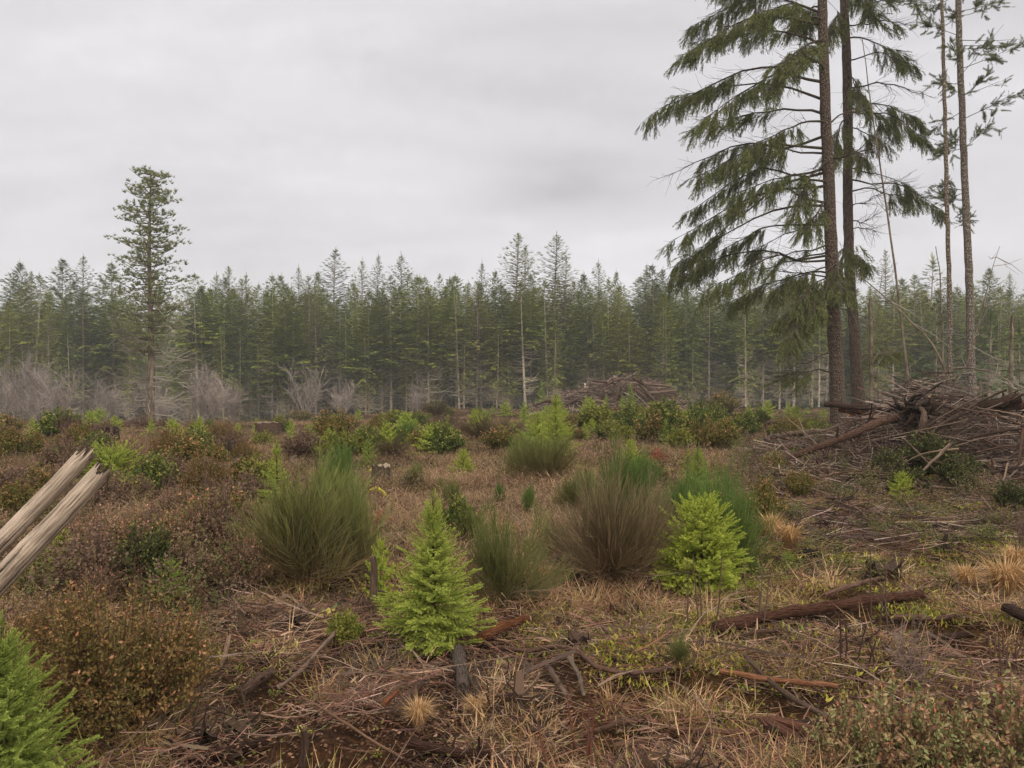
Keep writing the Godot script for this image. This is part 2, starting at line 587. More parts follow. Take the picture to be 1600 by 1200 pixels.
func timber(called: String, label: String, category: String, pts: Array, r0: float, r1: float, col: Color, m: Material, group := "", sides := 9, rough := 0.16) -> MeshInstance3D:
	var at: Vector3 = pts[0]
	var len := 0.0
	for i in pts.size() - 1: len += (pts[i + 1] - pts[i]).length()
	var n := clampi(int(len / maxf(r0 * 2.4, 0.05)), 5, 26)
	var path := smooth_path(pts, n, r0 * 0.22)
	var loc := []
	var rad := []
	for i in path.size():
		loc.append(path[i] - at)
		rad.append(lerpf(r0, r1, float(i) / n) * R(0.9, 1.1))
	if -at.z < 11.0:
		for p in path:
			for i in range(-1, 2):
				for j in range(-1, 2):
					taken[Vector2i(roundi(p.x / 0.07) + i, roundi(p.z / 0.07) + j)] = true
	var g := Geo.new()
	g.tube(loc, rad, sides, col, true, rough, rng.randi() % 50)
	# stubs of broken side branches
	if r0 > 0.02:
		for k in rng.randi() % 4:
			var i := 1 + rng.randi() % (n - 1)
			var d := (ball() + Vector3(0, 0.6, 0)).normalized() * r0 * R(1.8, 4.0)
			g.tube([loc[i], loc[i] + d * 0.6, loc[i] + d], [r0 * 0.32, r0 * 0.24, r0 * 0.14], 5, col)
	return single(called, label, category, g.mesh(m), at, group)

func stump(label: String, at: Vector3, r: float, h: float, col: Color, cut: Color, ragged: float, group := "") -> Node3D:
	var o := thing("tree_stump", label, "stump", at, group, R(0, TAU))
	var g := Geo.new()
	g.shaded = true
	var sides := 26
	var rows := []
	var top := []
	for j in sides + 1:
		var a := TAU * (j % sides) / sides
		top.append(h * (1.0 - ragged * (0.5 + 0.5 * sin(a * 5.0 + h * 40.0) * sin(a * 3.0 + r * 70.0)) - ragged * 0.35 * fmod(j * 0.618, 1.0)))
	for i in 7:
		var t := i / 6.0
		var row := []
		for j in sides + 1:
			var a := TAU * (j % sides) / sides
			var flare := 1.0 + 0.75 * pow(1.0 - t, 3.0) * (0.55 + 0.45 * sin(a * 4.0 + r * 20.0))
			var k := r * flare * (1.0 + 0.09 * sin(a * 9.0 + i) + 0.06 * sin(a * 15.0))
			row.append(Vector3(cos(a) * k, lerpf(-0.12, top[j], t), sin(a) * k))
		rows.append(row)
	for i in 6:
		for j in sides:
			var n1: Vector3 = (rows[i][j] * Vector3(1, 0, 1)).normalized()
			var n2: Vector3 = (rows[i][j + 1] * Vector3(1, 0, 1)).normalized()
			for e in [[i, j, n1], [i, j + 1, n2], [i + 1, j + 1, n2], [i, j, n1], [i + 1, j + 1, n2], [i + 1, j, n1]]:
				g.v.append(rows[e[0]][e[1]]); g.n.append(e[2]); g.c.append(vary(col, 0.12)); g.u.append(Vector2(e[1] * 3.0 / sides, rows[e[0]][e[1]].y))
	part(o, "bark", g.mesh(M.log))
	var f := Geo.new()
	f.shaded = true
	for j in sides:
		for q in [Vector3(0, h * (1.0 - ragged * 0.8), 0), rows[6][j] * Vector3(0.985, 0.998, 0.985), rows[6][j + 1] * Vector3(0.985, 0.998, 0.985)]:
			f.v.append(q); f.n.append(Vector3.UP); f.c.append(cut); f.u.append(Vector2(q.x, q.z) * 4.0)
	part(o, "cut_face", f.mesh(M.wood))
	for k in 4:
		var a := R(0, TAU)
		var d := Vector3(cos(a), 0, sin(a))
		var rt := Geo.new()
		rt.tube([d * r * 0.8 + Vector3(0, h * 0.22, 0), d * r * 1.5 + Vector3(0, h * 0.05, 0), d * r * 2.2 - Vector3(0, 0.06, 0)], [r * 0.3, r * 0.2, r * 0.08], 7, col, true, 0.15)
		part(o, "root", rt.mesh(M.log))
	return o

func hang_spray(n: int, cols: Array) -> Geo:
	# a hanging lacy spray one unit long along y
	var g := Geo.new()
	for k in 4:
		var off := Vector3(R(-0.28, 0.28), 0, R(-0.28, 0.28)) if k else Vector3(R(-0.08, 0.08), 0, R(-0.08, 0.08))
		var top := R(0, 0.3) if k else 0.0
		g.twig(Vector3(0, top, 0), Vector3(off.x, 0.95, off.z), 0.006, 0.003, C(70, 60, 46), C(80, 72, 50))
		for i in n:
			var t := (i + R(0, 1)) / n
			var p := Vector3(off.x * t, top + t * (0.98 - top), off.z * t)
			var a := R(0, TAU)
			var l := R(0.07, 0.17) * (1.1 - 0.5 * t)
			var d := Vector3(cos(a) * l * 0.75, l * 1.15, sin(a) * l * 0.75)
			var s := d.cross(ball()).normalized() * 0.010
			var col: Color = vary(cols[rng.randi() % cols.size()], 0.25)
			g.tri(p + s, p - s, p + d, col)
			g.tri(p + d * 0.3 + s * 1.4, p + d * 0.3 - s * 1.4, p + d * 1.25, col)
	return g

func fine_spray(n: int, cols: Array) -> Geo:
	# a thin feathery shoot one unit long along y
	var g := Geo.new()
	for i in n:
		var t := float(i) / n
		for s in [-1, 1]:
			var l := 0.3 * (1.0 - 0.5 * t) * R(0.7, 1.2)
			var p := Vector3(0, t * 0.85, 0)
			var q := Vector3(s * l * 0.8, t * 0.85 + l * 0.6, R(-0.3, 0.3) * l)
			g.tri(p + Vector3(0, 0.035, 0), p - Vector3(0, 0.03, 0), q, vary(cols[rng.randi() % cols.size()], 0.25))
	return g

func limb(o: Node3D, p0: Vector3, tip: Vector3, arch: float, f0: float, f1: float, dens: float, drop: float, sprays: Array, r: float, col: Color, twigs := 10) -> void:
	# one branch of a big fir with its hanging foliage
	var g := Geo.new()
	var len := (tip - p0).length()
	var mid := p0.lerp(tip, 0.5) + Vector3(0, arch * len, 0)
	var path := smooth_path([p0, p0.lerp(mid, 0.5) + ball() * 0.05 * len, mid + ball() * 0.05 * len, tip], 9, 0.05)
	var rad := []
	for i in 10: rad.append(lerpf(r, 0.008, pow(i / 9.0, 0.8)))
	g.tube(path, rad, 6, col, false, 0.1)
	var green := Geo.new()
	var fine := Geo.new()
	for k in twigs:                                   # bare side shoots
		var s := R(0.2, 0.98)
		var i := int(s * 9)
		var p: Vector3 = path[i].lerp(path[i + 1], s * 9 - i)
		var ax: Vector3 = (path[i + 1] - path[i]).normalized()
		var d := (ax + ball() * 0.75 + Vector3(0, -0.15, 0)).normalized() * R(0.3, 0.9) * (1.2 - s * 0.5)
		var q := p + d
		fine.twig(p, q, 0.010, 0.005, col, col)
		fine.twig(q, q + d * 0.45 + ball() * 0.2, 0.005, 0.003, col, col)
		fine.twig(p.lerp(q, 0.6), p.lerp(q, 0.6) + d * 0.4 + ball() * 0.25, 0.004, 0.003, col, col)
	var count := int(maxf(0.0, (f1 - f0) * len * dens * 1.6))
	for k in count:
		var s := clampf(lerpf(f0, f1, (k + R(0, 1)) / count), 0, 0.999)
		var i := int(s * 9)
		var p: Vector3 = path[i].lerp(path[i + 1], s * 9 - i)
		var ax: Vector3 = (path[i + 1] - path[i]).normalized()
		var side := ax.cross(Vector3.UP).normalized() * (1 if k % 2 else -1)
		var reach := R(0.4, 1.25) * lerpf(1.0, 0.45, s) * (0.5 + 0.09 * len)
		var d := (ax * 0.8 + side * R(0.2, 0.9) + Vector3(0, R(-0.35, 0.1), 0)).normalized() * reach
		var q := p + d
		fine.twig(p, q, 0.010, 0.005, col, col)
		for m in 5:
			var t := (m + R(0.2, 1.0)) / 5.0
			var a := p.lerp(q, t)
			var hang := Vector3(0, -drop * R(0.5, 1.2), 0) + d.normalized() * R(0.3, 0.9) + ball() * 0.4
			green.stamp(sprays[rng.randi() % sprays.size()], Transform3D(along(hang, R(0, TAU)) * Basis().scaled(Vector3(R(0.6, 1.3), 1, R(0.6, 1.3)) * R(0.3, 0.95)), a))
	var b := part(o, "branch", g.mesh(M.far_bark))
	if fine.v.size(): part(b, "shoot_spray", fine.mesh(M.twig), "stuff")
	if green.v.size(): part(b, "foliage", green.mesh(M.needle), "stuff")

func sized(px: Array, d: float) -> Array:
	return px.map(func(k): return k / F * d)

func trunk_mesh(pts: Array, rad: Array, sides: int, col: Color, m: Material, rough := 0.05) -> ArrayMesh:
	var path := smooth_path(pts, 60, 0.012)
	var rr := []
	for i in 61:
		var t := i / 60.0 * (rad.size() - 1)
		var k := mini(int(t), rad.size() - 2)
		rr.append(lerpf(rad[k], rad[k + 1], t - k) * R(0.985, 1.015) * 0.82)
	var g := Geo.new()
	g.tube(path, rr, sides, col, true, rough, sides)
	return g.mesh(m)


# ---------------------------------------------------------------- the scene
func _ready() -> void:
	rng.seed = 4711
	nz.seed = 3; nz.frequency = 0.25; nz.fractal_octaves = 3
	nf.seed = 9; nf.frequency = 1.0; nf.fractal_octaves = 4
	camera_and_sky()
	make_materials()
	ground()
	forest()
	thicket()
	big_trees()
	far_pile()
	near_pile()
	firs()
	brooms()
	shrubs()
	stumps_and_logs()
	small_plants()
	cover()

func camera_and_sky() -> void:
	var cam := Camera3D.new()
	cam.name = "camera"
	cam.fov = rad_to_deg(2.0 * atan(600.0 / F))
	cam.position = Vector3(0, EYE, 0)
	cam.near = 0.05
	cam.far = 3000.0
	add_child(cam)
	var e := Environment.new()
	e.background_mode = Environment.BG_SKY
	e.tonemap_mode = Environment.TONE_MAPPER_LINEAR
	e.tonemap_exposure = 1.6
	e.sdfgi_enabled = true
	e.ssao_enabled = true
	e.ssil_enabled = true
	e.fog_enabled = true
	e.fog_density = 0.0009
	e.fog_light_color = Color(0.9, 0.9, 0.88)
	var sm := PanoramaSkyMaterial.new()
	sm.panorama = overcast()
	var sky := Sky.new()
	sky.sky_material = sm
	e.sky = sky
	var we := WorldEnvironment.new()
	we.name = "world_environment"
	we.environment = e
	add_child(we)
	var sun := DirectionalLight3D.new()
	sun.name = "sun"
	sun.light_energy = 0.5
	sun.light_angular_distance = 70.0
	sun.light_color = Color(1.0, 0.965, 0.89)
	sun.shadow_enabled = true
	sun.rotation_degrees = Vector3(-52, 18, 0)
	add_child(sun)

func overcast() -> ImageTexture:
	var w := 1024
	var h := 512
	var im := Image.create(w, h, false, Image.FORMAT_RGBF)
	var n := FastNoiseLite.new()
	n.seed = 77; n.frequency = 0.55; n.fractal_octaves = 5; n.fractal_gain = 0.55
	n.domain_warp_enabled = true; n.domain_warp_amplitude = 0.8; n.domain_warp_frequency = 0.4
	for y in h:
		var el := PI * (0.5 - (y + 0.5) / h)
		var up := sin(el)
		for x in w:
			var b := 0.5
			if el > 0.0:
				var az := TAU * (x + 0.5) / w
				var dx := sin(az) * cos(el)
				var dz := -cos(az) * cos(el)
				var k := 1.0 / (up + 0.22)
				var v := n.get_noise_3d(dx * k * 1.1, 3.0, dz * k * 2.0)
				var fine := n.get_noise_3d(dx * k * 3.0, 13.0, dz * k * 5.0)
				b = 0.515 - 0.045 * smoothstep(0.05, 0.45, up) + 0.13 * v + 0.035 * fine
				var px := 800.0 + F * dx / maxf(-dz, 0.05)
				var py := 600.0 - F * up / maxf(-dz, 0.05)
				if dz < -0.2:      # the grey bank of cloud low in the middle
					var q := Vector2((px - 900.0) / 170.0, (py - 285.0) / 55.0).length()
					b -= 0.10 * exp(-q * q) * (0.8 + 1.5 * v + 1.5 * fine)
					q = Vector2((px - 720.0) / 120.0, (py - 350.0) / 40.0).length()
					b -= 0.04 * exp(-q * q) * (0.8 + 2.0 * fine)
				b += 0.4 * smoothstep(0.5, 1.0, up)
			im.set_pixel(x, y, Color(b * 0.995, b * 0.978, b * 1.015))
	return ImageTexture.create_from_image(im)

func ground() -> void:
	var st := []
	var v := PackedVector3Array()
	var n := PackedVector3Array()
	var c := PackedColorArray()
	var idx := PackedInt32Array()
	var rings := 250
	var secs := 320
	var soil := C(108, 86, 66)
	var tan := C(142, 114, 88)
	var moss := C(108, 104, 48)
	var dark := C(84, 66, 52)
	for i in rings + 1:
		var r := 0.25 * pow(1.0327, i) if i < rings else 1500.0
		for j in secs:
			var a := TAU * j / secs
			var x := r * sin(a)
			var z := -r * cos(a)
			v.append(Vector3(x, height(x, z), z))
			var e := maxf(0.03, r * 0.01)
			n.append(Vector3(height(x - e, z) - height(x + e, z), 2.0 * e, height(x, z - e) - height(x, z + e)).normalized())
			var m := nz.get_noise_2d(x * 1.7 + 200.0, z * 1.7)
			var k := nz.get_noise_2d(x * 3.1, z * 3.1 + 300.0)
			var col := soil.lerp(tan, smoothstep(-0.1, 0.4, m)).lerp(dark, smoothstep(0.05, 0.4, k) * 0.8)
			col = col.lerp(moss, smoothstep(0.0, 0.35, nz.get_noise_2d(x * 1.3 - 90.0, z * 1.3)) * 0.75)
			col = col.lerp(C(74, 60, 48), smoothstep(82.0, 96.0, -z))      # needle litter under the trees
			c.append(col)
	for i in rings:
		for j in secs:
			var a := i * secs + j
			var b := i * secs + (j + 1) % secs
			for q in [a, a + secs, b + secs, a, b + secs, b]:
				idx.append(q)
	var arr := []
	arr.resize(Mesh.ARRAY_MAX)
	arr[Mesh.ARRAY_VERTEX] = v
	arr[Mesh.ARRAY_NORMAL] = n
	arr[Mesh.ARRAY_COLOR] = c
	arr[Mesh.ARRAY_INDEX] = idx
	var mesh := ArrayMesh.new()
	mesh.add_surface_from_arrays(Mesh.PRIMITIVE_TRIANGLES, arr)
	mesh.surface_set_material(0, M.ground)
	var o := MeshInstance3D.new()
	o.name = "ground"
	o.mesh = mesh
	add_child(o)
	o.set_meta("kind", "structure")

func forest() -> void:
	var deep := [C(112, 124, 66), C(120, 130, 70), C(98, 112, 62), C(130, 136, 74)]
	var grey := [C(126, 134, 86), C(136, 140, 92), C(114, 124, 80)]
	var olive := [C(118, 126, 74), C(110, 120, 72), C(128, 132, 80)]
	var S := []
	for cols in [deep, grey, olive]:
		var set := []
		for k in 5: set.append(flat_spray(8, 0.42, cols))
		S.append(set)
	rng.seed = 21
	var dense := []
	for k in 5:
		dense.append(conifer(22.0, 0.16 + 0.06 * k, 4.6, 320, S[0], {"gap": 0.42, "spray": 0.9, "dead": 70, "shape": 0.62}))
	var airy := []
	for k in 4:
		airy.append(conifer(23.0, 0.36, 3.9, 200, S[1], {"gap": 0.6, "spray": 0.66, "gaps": 0.12, "bare": 0.22, "curl": 0.3, "limbs": true, "dead": 80, "shape": 0.58}))
	var slim := []
	for k in 4:
		slim.append(conifer(21.0, 0.46 + 0.04 * k, 3.6, 200, S[0], {"gap": 0.5, "spray": 0.7, "dead": 80, "shape": 0.58, "low": -0.4, "girth": 0.0095, "bark": C(236, 226, 212)}))
	var hemlock := []
	for k in 3:
		hemlock.append(conifer(13.0, 0.3, 2.5, 130, S[2], {"gap": 0.45, "spray": 0.62, "gaps": 0.2, "low": -0.5, "high": 0.4, "curl": -0.15, "dead": 60, "dead_col": C(190, 176, 144), "bark": C(214, 202, 180)}))
	var tiers := []
	for k in 2:      # the notched crowns with clear whorls
		tiers.append(conifer(23.0, 0.3, 4.7, 200, S[0], {"gap": 0.4, "spray": 0.7, "gaps": 0.05, "bare": 0.25, "curl": 0.22, "limbs": true, "dead": 90, "shape": 0.64, "high": 0.5}))
	var kinds := {"d": dense, "a": airy, "s": slim, "h": hemlock, "t": tiers}
	var tints := [M.needle_far, M.needle_dark, M.needle_pale, M.needle_olive]

	# the trees whose tops stand out along the skyline: place across, top, kind, tint, width, what it looks like
	var tops := [
		[24, 410, "d", 1, 0.9, "dark pointed conifer at the very edge of the treeline beside a thin bare top"],
		[53, 424, "a", 1, 0.7, "nearly bare thin conifer top between two dark pointed ones"],
		[98, 405, "d", 1, 1.0, "dark twin-like conifer, the fuller of the pair before the airy pine"],
		[128, 399, "t", 1, 0.9, "dark notched conifer, the sharper of the pair before the airy pine"],
		[183, 412, "d", 0, 1.1, "dense conifer half hidden by the tall airy pine"],
		[296, 452, "a", 1, 0.7, "small pale conifer tip close behind the tall airy pine"],
		[318, 446, "d", 1, 0.9, "low dark triangular conifer past the tall airy pine"],
		[361, 416, "a", 2, 1.0, "sparse pale conifer with open branches above the mauve thicket"],
		[386, 427, "t", 0, 0.9, "sparse fir with stacked branches beside the open pale conifer"],
		[438, 430, "d", 0, 0.9, "plain green conifer above the gap in the mauve thicket"],
		[467, 417, "t", 0, 0.8, "narrow layered conifer just before the darkest tall tree"],
		[492, 424, "d", 0, 0.8, "short pointed conifer tucked against the darkest tall tree"],
		[516, 387, "t", 1, 1.15, "darkest tall conifer with clear tiers of branches on the skyline"],
		[567, 408, "a", 0, 0.9, "pale thin conifer, first of a cluster of three tall tops"],
		[587, 399, "t", 1, 0.8, "dark slim conifer, middle of a cluster of three tall tops"],
		[623, 397, "t", 0, 1.15, "broad tiered conifer, last of a cluster of three tall tops"],
		[660, 458, "d", 1, 0.9, "low dark conifer at the dip in the skyline"],
		[678, 462, "d", 1, 0.8, "lowest dark conifer at the dip in the skyline"],
		[701, 448, "d", 0, 0.8, "green conifer rising again after the skyline dip"],
		[713, 441, "a", 0, 0.7, "thin conifer tip beside the rise after the skyline dip"],
		[750, 411, "a", 1, 0.8, "sparse fork-topped conifer before the tall pale pair"],
		[768, 424, "d", 0, 0.9, "green conifer leaning on the sparse fork-topped one"],
		[801, 364, "a", 2, 1.25, "tallest pale airy conifer in the middle of the treeline"],
		[818, 385, "a", 2, 0.9, "pale airy conifer pressed against the tallest pale one"],
		[836, 428, "d", 0, 0.8, "short dark conifer in the notch between two tall pale ones"],
		[862, 367, "a", 0, 1.3, "tall full pale conifer with a fine spire, mid treeline"],
		[881, 400, "a", 2, 0.9, "ragged pale conifer on the shoulder of the fine-spired one"],
		[901, 455, "a", 0, 0.8, "small thin conifer at the foot of the ragged pale one"],
		[937, 410, "t", 0, 1.1, "tiered green conifer standing alone above the slash pile"],
		[957, 424, "d", 0, 0.7, "narrow conifer joined to the tiered one above the slash pile"],
		[971, 446, "d", 3, 0.8, "small olive conifer above the peak of the slash pile"],
		[1004, 414, "a", 1, 0.7, "one-sided sparse conifer with a bare tip"],
		[1023, 414, "d", 1, 1.1, "dense dark round-shouldered conifer near the drooping branches"],
		[1036, 420, "d", 1, 0.9, "dense dark conifer fused with the round-shouldered one"],
		[1080, 430, "d", 0, 1.0, "green conifer just under the drooping branch ends"],
		[1101, 412, "t", 1, 0.9, "notched conifer showing through the drooping branch ends"],
		[1200, 388, "a", 2, 0.8, "pale thin conifer seen through the gap before the big firs"],
		[1160, 436, "d", 0, 1.0, "mid-green conifer behind the lowest drooping branches"],
		[1240, 430, "d", 3, 1.0, "olive conifer close behind the bigger fir trunk"],
		[1384, 390, "a", 0, 0.8, "thin pale conifer beside the leaning snag"],
		[1452, 404, "h", 3, 1.4, "broad olive hemlock between the two slender trunks"],
		[1544, 420, "d", 0, 0.9, "pointed conifer just past the last slender trunk"],
		[1578, 428, "a", 0, 0.8, "thin conifer at the far end of the treeline"],
	]
	for t in tops:
		rng.seed = int(t[0]) * 7 + 3
		var d := R(98, 114)
		var x: float = (t[0] - 800.0) / F * d
		var at := on(x, -d)
		var tall: float = EYE - (t[1] - 600.0) / F * d - at.y
		var set: Array = kinds[t[2]]
		plant_conifer("forest_conifer", t[5], set[int(t[0]) % set.size()], at, tall, tints[t[3]], "conifers along the skyline", R(0, TAU), t[4])
	# the ranks between and before them
	var zones := [
		[-40, 205, 36, "conifer in the stand on the pine's open side"],
		[285, 480, 30, "conifer in the stand behind the mauve leafless thicket"],
		[480, 640, 26, "conifer below the cluster of three tall tops"],
		[640, 840, 34, "conifer in the stand behind the dark round broom"],
		[840, 1060, 34, "conifer in the stand behind the far slash pile"],
		[1060, 1290, 30, "conifer in the stand behind the dark evergreen shrubs"],
		[1290, 1640, 40, "conifer in the stand behind the near brush pile"],
	]
	for q in zones:
		rng.seed = q[0] + 999
		for i in q[2]:
			var px: float = lerpf(q[0], q[1], (i + R(0, 1)) / q[2])
			var d := R(90, 126)
			var at := on((px - 800.0) / F * d, -d)
			var top := R(426, 488)
			if px > 130 and px < 300: top += 20
			var pick := "sdshsasd"[rng.randi() % 8]
			if pick == "h": top = R(500, 560); d = R(88, 96); at = on((px - 800.0) / F * d, -d)
			var set: Array = kinds[pick]
			var tall: float = EYE - (top - 600.0) / F * d - at.y
			var hue: int = [0, 0, 1, 2, 3][rng.randi() % 5]
			var look: String = {"d": "dense ", "a": "sparse ", "s": "bare-trunked ", "h": "short drooping "}[pick] + ["green ", "dark green ", "pale green ", "olive "][hue]
			if pick != "h": look = ("taller " if top < 468.0 else "lower ") + look
			plant_conifer("forest_conifer", look + q[3], set[rng.randi() % set.size()], at, tall, tints[hue], look + q[3].replace("conifer in", "conifers in").replace("conifer below", "conifers below"), R(0, TAU), R(0.75, 1.35))
	# beyond: the wood as one mass
	rng.seed = 5
	var where := []
	var tone := []
	for i in 900:
		var d := R(120, 210)
		var x := R(-0.95, 0.95) * d
		var at := on(x, -d)
		var tall: float = (EYE - (R(446, 500) - 600.0) / F * d - at.y)
		var k := tall / 22.0
		where.append(Transform3D(Basis(Vector3.UP, R(0, TAU)).scaled(Vector3(k * 1.1, k, k * 1.1)), at))
		tone.append(Color.WHITE * R(0.95, 1.3))
	var far_crown := conifer(22.0, 0.02, 3.2, 120, S[0], {"gap": 0.7, "spray": 1.15, "dead": 0, "shape": 0.8})
	var far_crown2 := conifer(22.0, 0.1, 3.0, 120, S[0], {"gap": 0.7, "spray": 1.1, "dead": 0, "shape": 0.7})
	scatter("forest", [far_crown.crown, far_crown2.crown], where, tone)

	# the tall airy pine that overtops the wood
	rng.seed = 88
	var foot := spot(235, 668)
	var d := -foot.z
	var tall := (668.0 - 250.0) / F * d
	var o := thing("pine_tree", "tall airy pine with a flat ragged top, standing clear above the treeline", "pine tree", foot)
	var wob := []
	for i in 7: wob.append(Vector3(sin(i * 1.1) * 0.05, tall * i / 6.0 * 0.97 - 0.1, cos(i * 1.7) * 0.05))
	var tg := Geo.new()
	tg.tube(wob, [0.24, 0.19, 0.16, 0.13, 0.1, 0.07, 0.03], 9, C(156, 144, 132), false, 0.06)
	part(o, "trunk", tg.mesh(M.far_bark))
	var tuft := []
	for k in 4:
		var g := Geo.new()
		for i in 13:
			var a := R(0, TAU)
			var dd := Vector3(cos(a) * R(0.2, 0.9), R(0.35, 1.0), sin(a) * R(0.2, 0.9)).normalized() * R(0.12, 0.22)
			var s := dd.cross(ball()).normalized() * 0.02
			g.tri(s, -s, dd, vary(C(140, 144, 104), 0.25))
		tuft.append(g)
	# width of the crown at shares of the height
	var wide := [[0.28, 1.6], [0.40, 2.9], [0.5, 3.3], [0.6, 2.7], [0.68, 2.9], [0.78, 2.5], [0.86, 2.5], [0.93, 1.7], [0.99, 1.35]]
	var turn := 0.0
	for i in 150:
		var t := lerpf(0.29, 0.985, (floorf(i / 5.0) + R(-0.12, 0.12)) / 29.5)
		var w := 1.0
		for k in wide.size() - 1:
			if t >= wide[k][0] and t <= wide[k + 1][0]:
				w = lerpf(wide[k][1], wide[k + 1][1], (t - wide[k][0]) / (wide[k + 1][0] - wide[k][0]))
		turn += 2.39996 + R(-0.3, 0.3)
		var len := w * d / 66.0 * R(0.55, 1.2)
		var p := Vector3(0, t * tall * 0.97, 0)
		var dir := Vector3(cos(turn), R(-0.02, 0.3), sin(turn)).normalized()
		var e := p + dir * len
		var wood := Geo.new()
		wood.tube([p, p.lerp(e, 0.5) - Vector3(0, 0.06 * len, 0), e + Vector3(0, 0.12 * len, 0)], [0.03, 0.022, 0.012], 4, C(110, 100, 88), false)
		var g := Geo.new()
		for k in int(6 + len * 8.0):
			var s := R(0.28, 1.02)
			var q := p.lerp(e, s) + Vector3(R(-0.5, 0.5), R(-0.1, 0.3), R(-0.5, 0.5)) * (0.35 + len * 0.2)
			g.stamp(tuft[rng.randi() % 4], Transform3D(Basis(Vector3.UP, R(0, TAU)) * Basis(Vector3.RIGHT, R(-0.6, 0.6)) * Basis().scaled(Vector3.ONE * R(0.7, 1.15)), q))
		var b := part(o, "branch", wood.mesh(M.twig))
		part(b, "needle_tuft", g.mesh(M.needle), "stuff")
	for i in 95:
		var t := R(0.04, 0.5)
		var a := R(0, TAU)
		var p := Vector3(0, t * tall, 0)
		var dd := Vector3(cos(a), R(-0.25, 0.05), sin(a)) * R(1.0, 2.6)
		var g := Geo.new()
		var cc := C(148, 138, 124)
		g.twig(p, p + dd * 0.6, 0.035, 0.025, cc, cc)
		g.twig(p + dd * 0.6, p + dd + Vector3(0, 0.5, 0), 0.025, 0.012, cc, cc)
		for k in 3:
			var q := p + dd * R(0.4, 0.9)
			g.twig(q, q + dd * 0.3 + ball() * 0.5, 0.016, 0.01, cc, cc)
		part(o, "dead_branch", g.mesh(M.twig))
	# grey bare stems beside the pine
	for r in [[215, 640, 530, "pale leaning bare stem right beside the airy pine's trunk"], [267, 650, 560, "thin bare dead tree on the thicket side of the airy pine"]]:
		var at := spot(r[0], r[1])
		var hh: float = (r[1] - r[2]) / F * -at.z
		var g := Geo.new()
		g.tube([Vector3.ZERO, Vector3(0.15, hh * 0.5, 0), Vector3(0.3, hh, 0)], [0.1, 0.08, 0.03], 6, C(168, 158, 142), false)
		for k in 22:
			var y := R(0.3, 1.0) * hh
			var dd := ball() * R(0.5, 1.4)
			g.shaded = true
			g.tube([Vector3(0.3 * y / hh, y, 0), Vector3(0.3 * y / hh, y, 0) + dd * 0.6, Vector3(0.3 * y / hh, y + 0.2, 0) + dd], [0.03, 0.02, 0.01], 3, C(160, 150, 136), false)
		single("dead_tree", r[3], "dead tree", g.mesh(M.twig), at)

func thicket() -> void:
	var col := C(150, 136, 128)
	var v := []
	for k in 4: v.append(bare_shrub(1.0, 0.38, 12, col, 300 + k, 11))
	rng.seed = 31
	var sections := [
		[-30, 130, 14, 664, 572, "leafless mauve-grey shrub in the thicket on the pine's open side"],
		[130, 245, 9, 662, 596, "low leafless shrub among dark trunks beside the airy pine"],
		[245, 400, 20, 662, 584, "leafless mauve-grey shrub in the thicket just past the airy pine"],
		[400, 540, 18, 654, 570, "leafless pale shrub in the thicket below the darkest tall conifer"],
		[540, 660, 14, 646, 598, "low leafless shrub where the thicket thins toward the round broom"],
	]
	for s in sections:
		for i in s[2]:
			var px: float = lerpf(s[0], s[1], (i + R(0, 1)) / s[2])
			var at := spot(px, s[3] - R(0, 8))
			var hh: float = (s[3] - s[4]) / F * -at.z * R(0.5, 1.15)
			var big: String = "tall " if hh > (s[3] - s[4]) / F * -at.z else "half-height " if hh > 0.75 * (s[3] - s[4]) / F * -at.z else "stunted "
			single("leafless_shrub", big + s[5].replace("low ", ""), "shrub", v[rng.randi() % 4], at, big + s[5].replace("shrub", "shrubs"), R(0, TAU), hh)

